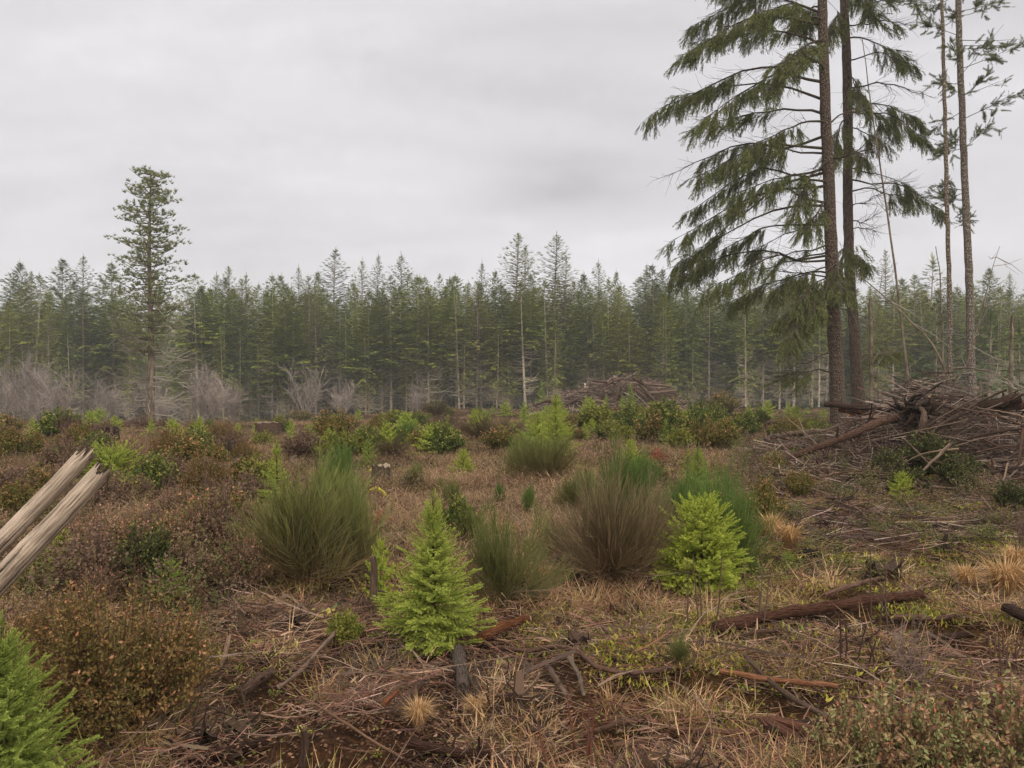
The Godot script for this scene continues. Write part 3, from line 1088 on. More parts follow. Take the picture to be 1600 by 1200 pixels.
func big_trees() -> void:
	rng.seed = 12
	var cols := [C(116, 124, 78), C(130, 134, 86), C(100, 110, 72), C(140, 138, 92)]
	var sprays := []
	for k in 10: sprays.append(hang_spray(R(20, 34), cols))
	# the bigger fir: trunk through photo points, then each limb from and to such points
	var base := spot(1310, 670)
	var D := -base.z
	var o := thing("fir_tree", "biggest fir, scaly brown trunk flecked with pale lichen and long drooping boughs", "fir tree", base, "pair of big drooping firs")
	var tp := []
	for p in [[1311, 674], [1308, 600], [1303, 500], [1300, 431], [1297, 337], [1292, 220], [1288, 130], [1285, 0], [1281, -160], [1279, -330]]:
		tp.append(pt(p[0], p[1], D) - base)
	part(o, "trunk", trunk_mesh(tp, sized([15.5, 12.6, 12, 11, 10, 9.3, 8.7, 8, 6, 1.5], D), 22, C(164, 148, 138), M.lichen_bark, 0.09))
	var bark_col := C(92, 84, 74)
	# x0 y0 x1 y1 | depth at tip | arch | foliage from, to | density | droop
	var boughs := [
		[1282, 20, 1077, 42, 2.0, 0.13, 0.35, 1.0, 3.2, 1.1], [1283, 38, 1066, 86, -1.5, 0.11, 0.35, 1.0, 3.4, 1.0],
		[1285, 72, 1105, 62, 3.0, 0.08, 0.3, 1.0, 3.0, 0.8], [1284, 96, 1016, 180, 0.5, 0.10, 0.42, 1.0, 2.8, 1.2],
		[1285, 128, 1090, 190, -2.5, 0.12, 0.3, 0.95, 2.8, 1.0], [1287, 156, 1058, 150, 2.5, 0.05, 0.55, 1.0, 2.4, 1.0],
		[1287, 178, 1090, 196, -1.0, 0.05, 0.35, 0.98, 2.6, 0.7], [1289, 212, 1033, 278, 1.0, 0.10, 0.35, 0.72, 2.4, 1.0],
		[1290, 232, 1085, 278, -2.0, 0.08, 0.3, 0.95, 2.8, 1.2], [1291, 262, 1078, 330, 1.5, 0.10, 0.35, 1.0, 2.6, 1.2],
		[1293, 290, 1058, 372, -0.5, 0.11, 0.5, 1.0, 2.6, 1.3], [1295, 268, 1068, 408, 2.5, 0.12, 0.62, 1.0, 2.8, 1.3],
		[1297, 322, 1050, 418, 0.0, 0.10, 0.7, 1.0, 3.0, 1.1], [1298, 318, 1120, 330, -2.5, 0.10, 0.5, 0.9, 1.6, 1.0],
		[1299, 345, 1175, 392, 1.5, 0.05, 0.75, 1.0, 4.5, 0.9], [1299, 380, 1190, 402, -1.5, -0.04, 0.4, 0.8, 1.6, 0.9],
		[1299, 392, 1168, 430, 2.0, 0.03, 0.9, 1.0, 1.0, 0.8], [1301, 408, 1212, 452, -1.2, 0.04, 0.4, 1.0, 5.0, 1.7],
		[1302, 432, 1190, 420, 0.6, -0.03, 0.3, 0.9, 1.2, 1.0], [1303, 452, 1222, 500, -1.6, 0.06, 0.5, 1.0, 6.0, 1.6],
		[1304, 420, 1250, 470, -2.0, 0.06, 0.3, 1.0, 5.0, 1.8], [1305, 545, 1240, 572, -1.0, -0.05, 0.0, 0.0, 0.0, 1.0],
		[1300, 398, 1058, 432, 1.0, 0.08, 0.6, 1.0, 3.4, 1.4], [1300, 406, 1105, 452, -1.5, 0.06, 0.55, 1.0, 3.2, 1.5],
		[1302, 428, 1145, 470, 1.2, 0.05, 0.6, 1.0, 3.6, 1.6], [1302, 422, 1262, 492, -2.2, 0.08, 0.3, 1.0, 6.0, 1.8],
		[1303, 440, 1235, 530, -2.6, 0.10, 0.5, 1.0, 5.0, 1.9], [1301, 415, 1318, 452, -1.6, 0.1, 0.2, 1.0, 5.0, 1.6],
		[1296, 285, 1150, 300, -2.6, 0.08, 0.35, 1.0, 2.8, 1.4], [1293, 240, 1140, 262, 3.0, 0.08, 0.35, 1.0, 2.8, 1.3],
		[1290, 190, 1170, 230, -2.8, 0.1, 0.35, 1.0, 2.8, 1.4], [1299, 350, 1110, 400, 2.6, 0.08, 0.45, 1.0, 2.6, 1.4],
		[1306, 585, 1222, 588, -1.2, 0.03, 0.3, 1.0, 2.6, 0.5], [1294, 246, 1245, 330, -2.2, 0.12, 0.4, 1.0, 3.6, 1.6],
		[1297, 300, 1258, 360, -2.0, 0.1, 0.5, 1.0, 4.0, 1.5], [1290, 60, 1215, 100, -3.5, 0.1, 0.3, 1.0, 3.0, 1.1],
		[1288, 110, 1200, 140, -3.2, 0.12, 0.4, 1.0, 2.6, 1.0], [1286, 30, 1180, 20, -3.0, 0.1, 0.3, 1.0, 3.4, 1.0],
		[1284, 0, 1130, -20, 2.6, 0.1, 0.25, 1.0, 3.4, 1.0], [1285, 10, 1240, 40, 4.0, 0.1, 0.3, 1.0, 4.0, 1.0],
		[1284, -30, 1090, -40, 0.8, 0.14, 0.3, 1.0, 3.2, 1.0], [1283, -70, 1120, -90, -2.0, 0.14, 0.3, 1.0, 3.0, 1.0],
		[1282, -120, 1150, -140, 2.0, 0.12, 0.2, 1.0, 2.8, 1.0], [1283, -60, 1400, -60, 1.0, 0.12, 0.2, 1.0, 2.6, 1.0],
		[1281, -180, 1190, -200, -1.0, 0.1, 0.2, 1.0, 2.6, 0.9], [1281, -170, 1360, -190, -2.0, 0.1, 0.2, 1.0, 2.6, 0.9],
		[1280, -240, 1230, -270, 1.0, 0.1, 0.2, 1.0, 2.6, 0.8], [1280, -230, 1330, -260, 1.0, 0.1, 0.2, 1.0, 2.6, 0.8],
		[1307, 520, 1355, 510, 1.0, 0.03, 0.0, 0.0, 0.0, 1.0], [1304, 480, 1362, 500, -1.0, -0.02, 0.0, 0.0, 0.0, 1.0],
		[1296, 250, 1370, 230, -1.4, 0.05, 0.0, 0.0, 0.0, 1.0], [1292, 200, 1350, 175, 2.0, 0.05, 0.0, 0.0, 0.0, 1.0],
	]
	for b in boughs:
		var p0 := pt(b[0], b[1], D) - base
		var tip := pt(b[2], b[3], D + b[4]) - base
		limb(o, p0, tip, b[5], b[6], b[7], b[8] * 0.95, b[9], sprays, 0.022 + 0.006 * (tip - p0).length(), bark_col, 22)

	# the second fir, a little behind
	rng.seed = 13
	base = spot(1343, 655)
	base = on((1343.0 - 800.0) / F * (D + 4.0), -(D + 4.0))
	D = -base.z
	o = thing("fir_tree", "second big fir, darker smoother trunk close behind the lichen-flecked one", "fir tree", base, "pair of big drooping firs")
	tp = [Vector3(0, -0.2, 0)]
	for p in [[1340, 600], [1333, 500], [1328, 431], [1325, 337], [1325, 220], [1324, 130], [1319, 0], [1315, -160], [1312, -330]]:
		tp.append(pt(p[0], p[1], D) - base)
	part(o, "trunk", trunk_mesh(tp, sized([13.5, 10, 9.2, 8.9, 8.5, 8.2, 7.8, 7.2, 5, 1.5], D), 20, C(122, 108, 100), M.bark, 0.08))
	boughs = [
		[1324, 60, 1415, 92, 1.0, 0.12, 0.45, 0.98, 3.0, 0.9], [1323, 40, 1428, 40, -1.0, 0.10, 0.35, 0.8, 1.4, 0.9],
		[1322, 10, 1440, 5, 0.0, 0.06, 0.2, 0.9, 1.0, 0.9], [1324, 95, 1425, 100, -1.5, 0.10, 0.7, 1.0, 3.4, 1.2],
		[1325, 138, 1456, 152, 1.0, 0.07, 0.0, 0.0, 0.0, 1.0], [1325, 150, 1440, 190, -1.0, 0.08, 0.45, 1.0, 3.4, 1.0],
		[1325, 160, 1400, 205, 1.5, 0.08, 0.4, 1.0, 4.0, 1.2], [1325, 175, 1445, 215, -2.0, 0.10, 0.6, 1.0, 3.6, 1.0],
		[1325, 200, 1385, 225, 0.0, 0.05, 0.3, 1.0, 3.6, 1.3], [1326, 262, 1420, 292, 0.6, 0.05, 0.75, 1.0, 5.0, 1.4],
		[1326, 280, 1475, 330, -1.0, 0.07, 0.65, 1.0, 3.6, 1.4], [1326, 300, 1440, 305, 1.0, 0.03, 0.55, 0.9, 2.6, 1.3],
		[1326, 322, 1380, 300, -1.0, -0.05, 0.0, 0.0, 0.0, 1.0], [1327, 345, 1378, 330, 1.0, -0.05, 0.0, 0.0, 0.0, 1.0],
		[1326, 230, 1350, 250, -1.5, 0.1, 0.4, 1.0, 5.0, 1.6], [1329, 400, 1352, 410, -1.5, 0.1, 0.2, 1.0, 5.0, 1.4],
		[1324, 120, 1350, 160, -2.0, 0.1, 0.3, 1.0, 4.0, 1.5], [1328, 380, 1310, 430, -2.0, 0.1, 0.3, 1.0, 3.0, 1.4],
		[1322, 20, 1290, 60, -2.0, 0.1, 0.3, 1.0, 4.0, 1.2], [1321, -10, 1360, 20, -2.5, 0.1, 0.2, 1.0, 4.0, 1.2],
		[1320, -40, 1450, -30, 1.0, 0.1, 0.2, 1.0, 2.0, 1.0], [1318, -90, 1250, -100, 3.0, 0.1, 0.2, 1.0, 2.6, 1.0],
		[1316, -140, 1420, -150, -2.0, 0.1, 0.2, 1.0, 2.6, 1.0], [1314, -220, 1370, -240, 1.0, 0.1, 0.2, 1.0, 2.6, 0.8],
		[1345, 560, 1400, 548, 2.0, 0.03, 0.3, 1.0, 2.4, 0.5], [1325, 240, 1372, 215, 1.0, 0.0, 0.0, 0.0, 0.0, 1.0],
		[1327, 360, 1368, 362, 1.0, 0.03, 0.0, 0.0, 0.0, 1.0], [1325, 185, 1300, 250, -2.4, 0.1, 0.3, 1.0, 3.0, 1.4],
	]
	for b in boughs:
		var p0 := pt(b[0], b[1], D) - base
		var tip := pt(b[2], b[3], D + b[4]) - base
		limb(o, p0, tip, b[5], b[6], b[7], b[8] * 0.95, b[9], sprays, 0.02 + 0.006 * (tip - p0).length(), bark_col, 22)

	# the two slender trunks and the snags beside them
	rng.seed = 14
	var fcols := [C(104, 110, 80), C(116, 120, 90), C(90, 98, 72)]
	var flat := []
	for k in 5: flat.append(fine_spray(13, fcols))
	var slender := [
		["grey smooth-barked slender fir with loose airy sprays, last trunk before the frame's end", 1518, 628, [[1518, 632], [1517, 560], [1514, 430], [1508, 300], [1503, 170], [1497, 0], [1491, -160], [1487, -300]], [0.20, 0.175, 0.165, 0.15, 0.14, 0.125, 0.08, 0.02], C(206, 198, 190), 29.0, 80],
		["pale thin pole-like trunk just before the grey slender fir", 1483, 622, [[1483, 626], [1484, 520], [1483, 430], [1479, 300], [1476, 150], [1472, 0], [1470, -100], [1468, -220]], [0.11, 0.1, 0.095, 0.09, 0.08, 0.07, 0.05, 0.015], C(206, 194, 178), 28.0, 0],
	]
	for s in slender:
		var d: float = s[6]
		var at := on((s[1] - 800.0) / F * d, -d)
		var t := thing("slender_fir" if s[7] else "bare_tree", s[0], "tree", at)
		var q := []
		for p in s[3]: q.append(pt(p[0], p[1], d) - at)
		q[0].y = -0.2
		part(t, "trunk", trunk_mesh(q, s[4], 10, s[5], M.lichen_bark, 0.04))
		for k in s[7]:
			var y := R(-150, 350)
			if k > 40: y = R(-280, -20)
			var x0 := lerpf(1498, 1511, clampf(y / 340.0, -0.4, 1))
			var a := R(0, TAU)
			var len := R(0.9, 2.4) * (1.0 if y < 200 else 0.65)
			var p0 := pt(x0, y, d) - at
			var dir := Vector3(cos(a), R(-0.05, 0.5), sin(a)).normalized()
			var g := Geo.new()
			g.tube([p0, p0 + dir * len * 0.5, p0 + dir * len + Vector3(0, 0.1, 0)], [0.016, 0.01, 0.005], 4, C(96, 88, 78), false)
			var gg := Geo.new()
			var thick := 12 if rng.randf() < 0.75 else 2
			for m in thick:
				var e := R(0.25, 1.0)
				var a0 := p0 + dir * len * e
				var sub := (dir + ball() * 0.8).normalized() * R(0.2, 0.6)
				gg.twig(a0, a0 + sub, 0.006, 0.003, C(90, 82, 72), C(90, 82, 72))
				for w in 4:
					var dd := sub.normalized() + ball() * 0.9 + Vector3(0, 0.1, 0)
					gg.stamp(flat[rng.randi() % 5], Transform3D(along(dd, R(0, TAU)) * Basis().scaled(Vector3.ONE * R(0.2, 0.42)), a0 + sub * R(0.2, 1.0)))
			var b := part(t, "branch", g.mesh(M.twig))
			part(b, "foliage", gg.mesh(M.needle), "stuff")
	# bare low twigs on both trunks, as dead branches
	var snags := [
		["thin leaning dead snag with flaking bark beside the second big fir", [[1421, 618, 27.0], [1408, 500, 27.2], [1397, 410, 27.4], [1372, 240, 27.8], [1358, 140, 28.0], [1347, 60, 28.2]], 0.05, 0.014, 16],
		["long bare stem leaning down to the brush pile from the big firs", [[1516, 630, 16.0], [1470, 560, 16.6], [1420, 500, 17.2], [1372, 455, 17.8], [1340, 428, 18.2]], 0.032, 0.01, 14],
		["dark mossy upright snag just past the second big fir", [[1362, 640, 30.0], [1361, 560, 30.0], [1360, 466, 30.0]], 0.09, 0.06, 10],
		["thin grey dead stem beside the pale pole-like trunk", [[1475, 620, 26.0], [1473, 520, 26.0], [1469, 430, 26.0], [1462, 385, 26.0]], 0.035, 0.012, 16],
		["broken pale snag with a splintered tip at the frame's end", [[1580, 622, 27.0], [1580, 560, 27.0], [1582, 494, 27.0]], 0.08, 0.045, 8],
		["bowed bare branch arching out of the brush pile's end", [[1490, 576, 17.5], [1530, 577, 17.0], [1570, 592, 16.5], [1625, 622, 16.0]], 0.022, 0.008, 9],
		["curved twiggy stem rising behind the pile to the slender trunks", [[1494, 600, 21.0], [1520, 540, 21.0], [1545, 440, 21.0], [1562, 385, 21.0]], 0.02, 0.006, 16],
	]
	for s in snags:
		var q := []
		var first: Vector3 = pt(s[1][0][0], s[1][0][1], s[1][0][2])
		if first.y - height(first.x, first.z) < 1.4: first.y = minf(first.y, height(first.x, first.z) - 0.05)
		for p in s[1]: q.append(pt(p[0], p[1], p[2]) - first)
		q[0] = Vector3.ZERO
		var path := smooth_path(q, 14, 0.02)
		var rad := []
		for i in 15: rad.append(lerpf(s[2], s[3], i / 14.0))
		var g := Geo.new()
		g.tube(path, rad, 7, C(148, 138, 124), true, 0.08)
		var t := thing("dead_tree", s[0], "dead tree", first)
		part(t, "trunk", g.mesh(M.far_bark))
		for k in s[4]:
			var p: Vector3 = path[1 + rng.randi() % 13]
			var dd := (ball() + Vector3(0, 0.15, 0)) * R(0.4, 1.3)
			var w := Geo.new()
			var cc := C(140, 130, 118)
			w.twig(p, p + dd * 0.6, 0.012, 0.008, cc, cc)
			w.twig(p + dd * 0.6, p + dd + ball() * 0.15, 0.008, 0.004, cc, cc)
			w.twig(p + dd * 0.5, p + dd * 0.8 + ball() * 0.3, 0.006, 0.003, cc, cc)
			part(t, "dead_branch", w.mesh(M.twig))
	# low dark hemlocks in the shade behind the pile
	var hc := [C(78, 96, 62), C(90, 108, 66), C(104, 118, 70)]
	var hs := []
	for k in 4: hs.append(flat_spray(9, 0.36, hc, 0.2))
	var shade_tree := conifer(5.0, 0.12, 1.9, 60, hs, {"gap": 0.35, "spray": 0.5, "low": -0.25, "high": 0.3, "shape": 0.6, "dead": 10, "girth": 0.012})
	for r in [[1372, 640, 545, 1.1, "dark flat-boughed young hemlock just past the second big fir"], [1425, 636, 560, 1.0, "dark young hemlock behind the brush pile's root wad"], [1268, 652, 616, 1.5, "low spreading dark hemlock at the foot of the biggest fir"], [1545, 636, 500, 0.9, "green young hemlock behind the split timber"], [1462, 638, 470, 0.8, "taller green hemlock behind the pale pole-like trunk"], [1594, 640, 520, 0.9, "green hemlock at the end of the brush pile"]]:
		var at := on((r[0] - 800.0) / F * 38.0, -38.0)
		var tall: float = EYE - (r[2] - 600.0) / F * 38.0 - at.y
		plant_conifer("young_hemlock", r[4], shade_tree, at, tall, M.needle, "young hemlocks in the shade of the big trees", R(0, TAU), r[3])

func far_pile() -> void:
	rng.seed = 60
	var cols := [C(134, 112, 100), C(152, 132, 116), C(112, 92, 84), C(168, 150, 132), C(96, 80, 74)]
	var D := 55.0
	var profile := [[835, 642], [860, 628], [890, 612], [925, 600], [960, 588], [990, 586], [1015, 594], [1050, 606], [1062, 632], [1070, 648]]
	var named := [
		[926, 595, 962, 600, "dark log jutting out near the top of the far slash pile"], [1008, 600, 1048, 604, "straight log on the sunny shoulder of the far slash pile"],
		[957, 640, 970, 598, "pale pole standing steeply in the far slash pile"], [990, 606, 1015, 628, "pale pole slanting down the front of the far slash pile"],
		[1000, 600, 1030, 634, "long thin pole slanting down the far pile's end"], [905, 612, 930, 614, "short pale log low on the far pile's shoulder"],
		[860, 626, 838, 632, "log lying at the thin tail of the far slash pile"], [990, 590, 1010, 604, "dark thick log end near the far pile's crest"],
		[1010, 616, 1055, 611, "long grey log across the far pile's end"], [940, 604, 975, 590, "bent grey limb over the far pile's crest"],
		[870, 640, 905, 622, "brown limb leaning on the far pile's low side"], [930, 625, 965, 635, "brown log in the belly of the far slash pile"],
	]
	for q in named:
		timber("slash_log", q[4], "log", [pt(q[0], q[1], D - 1.6), pt((q[0] + q[2]) * 0.5, (q[1] + q[3]) * 0.5 - 0.5, D - 1.8), pt(q[2], q[3], D - 1.6)], R(0.09, 0.15), R(0.05, 0.1), vary(cols[rng.randi() % 4], 0.2), M.log, "logs of the far slash pile", 6)
	var g := Geo.new()
	for i in 3200:
		var px := R(832, 1072)
		var top := 640.0
		for k in profile.size() - 1:
			if px >= profile[k][0] and px <= profile[k + 1][0]:
				top = lerpf(profile[k][1], profile[k + 1][1], (px - profile[k][0]) / (profile[k + 1][0] - profile[k][0]))
		var s := pow(rng.randf(), 0.8)
		var d := D + R(-2.5, 2.5) * (0.2 + s)
		var py := lerpf(top - 2, 652, s)
		var p := pt(px, py, d)
		p.y = maxf(p.y, height(p.x, p.z) + 0.05)
		var dir := Vector3(R(-1, 1), R(-0.35, 0.45), R(-0.7, 0.7)).normalized() * R(0.4, 1.7)
		var c := vary(cols[rng.randi() % 5], 0.3)
		var rr := R(0.012, 0.03) if i % 12 else R(0.04, 0.08)
		g.twig(p - dir * 0.5, p + dir * 0.5, rr, rr * 0.7, c, c)
	var o := single("brushwood", "tangled mass of brown sticks heaped in the far slash pile", "slash pile", g.mesh(M.twig), Vector3.ZERO)
	o.set_meta("kind", "stuff")

func near_pile() -> void:
	rng.seed = 61
	var dark := C(92, 74, 66)
	var brown := C(120, 96, 84)
	var grey := C(146, 128, 114)
	var pale := C(182, 162, 140)
	var rust := C(158, 100, 66)
	var G := "logs of the near brush pile"
	# label, points (x, y, depth), radius in photo pixels at both ends, colour
	var rows := [
		["long bent brown log sloping from the brush pile down to the ground", [[1412, 650, 13.6], [1370, 662, 13.4], [1315, 686, 13.2], [1240, 712, 13.2], [1168, 737, 13.8]], 5.5, 3.5, brown],
		["short grey log lying at the low end of the brush pile", [[1145, 703, 16.6], [1190, 706, 16.4], [1242, 706, 16.2]], 4.5, 3.5, grey],
		["thin dark pole across the big fir's foot onto the pile", [[1289, 632, 15.5], [1340, 636, 15.0], [1402, 640, 14.6]], 3.2, 4.0, dark],
		["rust-orange split log under the thin dark pole", [[1312, 640, 15.4], [1345, 646, 15.0], [1378, 657, 14.6]], 3.5, 4.5, rust],
		["thick split dark timber on top of the pile, pointing out of frame", [[1488, 641, 14.2], [1540, 634, 14.0], [1594, 622, 13.8]], 3.5, 7.0, dark],
		["lower split timber beside the thick one on the pile", [[1500, 646, 14.3], [1550, 642, 14.1], [1600, 632, 13.9]], 4.0, 6.0, brown],
		["grey-brown pole under the long bent log", [[1316, 684, 14.2], [1360, 674, 14.1], [1402, 668, 14.3]], 3.5, 4.5, grey],
		["brown stick fanning out below the long bent log", [[1237, 737, 13.2], [1290, 722, 13.3], [1334, 708, 13.6]], 2.5, 3.5, brown],
		["reddish bare stick lying low in front of the pile", [[1255, 741, 12.9], [1285, 738, 12.9], [1312, 735, 13.0]], 3.2, 2.6, C(150, 108, 84)],
		["dark stub of log at the evergreen shrub's side", [[1221, 765, 12.3], [1240, 762, 12.3], [1266, 758, 12.4]], 5.0, 3.5, dark],
		["curved brown branch reaching toward the pale rotten stub", [[1258, 812, 10.9], [1310, 798, 11.2], [1345, 778, 11.6], [1368, 757, 12.0]], 2.2, 5.5, brown],
		["pale thin stick crossing beside the curved brown branch", [[1264, 800, 11.2], [1300, 788, 11.4], [1348, 772, 11.8]], 1.6, 3.0, pale],
		["white-barked birch-like log end at the pile's outer end", [[1560, 703, 13.0], [1580, 697, 13.0], [1612, 686, 12.9]], 5.5, 6.5, C(206, 196, 180)],
		["dark log under the white-barked one", [[1548, 712, 13.2], [1580, 710, 13.1], [1612, 708, 13.0]], 6.0, 7.0, dark],
		["twisted grey root rising from the root wad", [[1440, 690, 13.2], [1438, 670, 13.0], [1446, 650, 13.0], [1438, 638, 13.2]], 5.0, 3.0, grey],
		["long brown pole inside the pile, lower half hidden", [[1285, 712, 14.6], [1340, 694, 14.5], [1412, 676, 14.6]], 3.0, 4.0, brown],
		["slanting dark trunk piece near the pale rotten stub", [[1515, 712, 12.6], [1540, 732, 12.2], [1560, 752, 12.0]], 5.0, 8.0, dark],
		["pale rotten stub standing on end below the pile", [[1556, 756, 11.7], [1552, 738, 11.8], [1548, 722, 11.9]], 8.0, 4.5, C(150, 124, 108)],
		["thin pale pole slanting down the pile's front", [[1362, 734, 12.9], [1400, 708, 13.2], [1426, 690, 13.5]], 1.5, 1.5, pale],
		["grey pole poking out of the pile's back toward the firs", [[1210, 694, 17.2], [1265, 684, 17.0], [1330, 678, 16.6]], 2.5, 3.0, grey],
		["weathered log along the ground behind the pile's low end", [[1205, 684, 19.0], [1250, 676, 19.0], [1300, 672, 19.2]], 3.5, 3.0, grey],
		["brown log lying parallel below the short grey log", [[1170, 716, 15.4], [1215, 722, 15.0], [1258, 726, 14.8]], 3.0, 2.5, brown],
		["dark limb along the pile's back edge toward the frame's end", [[1470, 652, 15.4], [1530, 654, 15.2], [1606, 650, 15.0]], 4.0, 3.0, dark],
		["bleached forked limb low in front of the pile", [[1300, 752, 12.4], [1340, 744, 12.5], [1385, 722, 12.8]], 2.0, 2.2, pale],
	]
	for r in rows:
		var q := []
		for p in r[1]: q.append(pt(p[0], p[1], p[2]))
		var d: float = r[1][0][2]
		timber("slash_log", r[0], "log", q, r[2] * 1.25 * d / F, r[3] * 1.25 * d / F, vary(r[4], 0.1), M.log, G, 9)
	for i in 110:
		var px := R(1240, 1630)
		var s := exp(-pow((px - 1450.0) / 120.0, 2.0))
		if px > 1450: s = maxf(s, 0.75)
		var d := R(11.0, 15.0)
		var x := (px - 800.0) / F * d
		var p := on(x, -d) + Vector3(0, 0.1 + 1.25 * s * R(0.1, 1.0) * smoothstep(9.6, 14.4, d), 0)
		if d < 14.2 and px < 1420.0: p.y = height(p.x, p.z) + R(0.05, 0.16)
		var dir := Vector3(R(-1, 1), R(-0.35, 0.35), R(-0.5, 0.5)).normalized() * R(0.35, 1.0)
		if d < 14.2 and px < 1420.0: dir.y *= 0.25
		var c: Color = vary([grey, pale, brown, dark, C(168, 148, 132)][i % 5], 0.15)
		timber("slash_stick", ["long ", "short "][0 if dir.length() > 0.65 else 1] + ["grey", "pale", "brown", "dark", "light grey-brown"][i % 5] + (" rising" if absf(dir.normalized().y) > 0.25 else " level") + " stick crossing others in the near brush pile", "stick", [p - dir, p + ball() * 0.1, p + dir], R(0.012, 0.028), R(0.008, 0.016), c, M.wood, ["grey", "pale", "brown", "dark", "light grey-brown"][i % 5] + " loose sticks of the near brush pile", 6)
	# the root wad: crooked dark roots out of one heart
	var heart := pt(1428, 645, 13.4)
	var o := thing("root_wad", "dark upturned root wad with crooked broken roots on top of the pile", "root wad", heart)
	var core := Geo.new()
	core.tube([Vector3(-0.3, -0.5, 0), Vector3(-0.05, -0.1, 0.05), Vector3(0.22, 0.14, 0), Vector3(0.5, 0.1, -0.1)], [0.06, 0.15, 0.13, 0.05], 10, C(84, 70, 64), true, 0.25)
	part(o, "root_crown", core.mesh(M.log))
	for k in 34:
		var a := ball().normalized()
		a.y = absf(a.y) * 0.7 - 0.1
		var p := a * 0.12
		var w := [p]
		var rr := [R(0.035, 0.07)]
		for i in 4:
			a = (a + ball() * 0.85).normalized()
			p += a * R(0.05, 0.15)
			w.append(p)
			rr.append(rr[0] * (0.8 - 0.18 * i))
		var g := Geo.new()
		g.tube(w, rr, 6, vary(C(92, 76, 68), 0.2), true, 0.12)
		part(o, "root", g.mesh(M.log))
	# the tangle of thin sticks
	var cols := [C(96, 76, 68), C(74, 60, 54), C(124, 104, 94), C(58, 48, 44), C(156, 138, 124)]
	var g := Geo.new()
	for i in 4600:
		var px := R(1190, 1640)
		var d := R(11.4, 17.6)
		if d < 13.0 and px > 1390 and px < 1530: continue
		var x := (px - 800.0) / F * d
		var s := exp(-pow((px - 1450.0) / 120.0, 2.0))
		if px > 1450: s = maxf(s, 0.58)
		s = maxf(s, 0.12)
		var tall := 1.35 * s * smoothstep(9.8, 14.6, d) * (1.0 - smoothstep(15.6, 17.6, d))
		if d < 14.2: tall *= smoothstep(1330.0, 1450.0, px) * 0.85 + 0.08
		var p := on(x, -d) + Vector3(0, 0.04 + tall * sqrt(rng.randf()), 0)
		var dir := Vector3(R(-1, 1), R(-0.25, 0.35), R(-0.8, 0.8)).normalized() * R(0.25, 1.1)
		var q := p + dir * 0.5 + ball() * 0.06
		var c := vary(cols[rng.randi() % 5], 0.25)
		var r := R(0.003, 0.008) if i % 8 else R(0.012, 0.03)
		g.twig(p - dir * 0.5, p, r, r * 0.85, c, c)
		g.twig(p, q, r * 0.85, r * 0.5, c, c)
	for i in 1100:                                    # thin crooked branches over its face
		var px := R(1270, 1640)
		var d := R(12.4, 13.8)
		var s := exp(-pow((px - 1440.0) / 90.0, 2.0))
		if px > 1440: s = maxf(s, 0.7)
		var p := on((px - 800.0) / F * d, -d) + Vector3(0, 0.05 + 0.75 * s * rng.randf() * (d - 11.9) / 1.6, 0)
		var dir := Vector3(R(-1, 1), R(-0.5, 0.6), R(-0.4, 0.4)).normalized() * R(0.3, 0.8)
		var c := vary(cols[rng.randi() % 5], 0.25)
		var r := R(0.0025, 0.006)
		var q := p + dir * 0.5 + ball() * 0.06
		g.twig(p - dir * 0.5, p, r, r * 0.9, c, c)
		g.twig(p, q, r * 0.9, r * 0.6, c, c)
		g.twig(p, p + dir * 0.3 + ball() * 0.14, r * 0.7, r * 0.4, c, c)
	for i in 2600:                                    # flatter litter running out from it
		var px := R(1120, 1640)
		var py := R(690, 850) if px > 1230 else R(690, 745)
		var p := spot(px, py) + Vector3(0, R(0.005, 0.05), 0)
		var dir := Vector3(R(-1, 1), R(-0.12, 0.2), R(-0.6, 0.6)).normalized() * R(0.2, 0.9)
		var c := vary(cols[rng.randi() % 5], 0.25)
		var r := R(0.002, 0.006)
		g.twig(p - dir * 0.5, p + dir * 0.5, r, r * 0.6, c, c)
	var b := single("brushwood", "tangled mass of dark brown sticks and limbs heaped in the near brush pile", "brush pile", g.mesh(M.twig), Vector3.ZERO)
	b.set_meta("kind", "stuff")

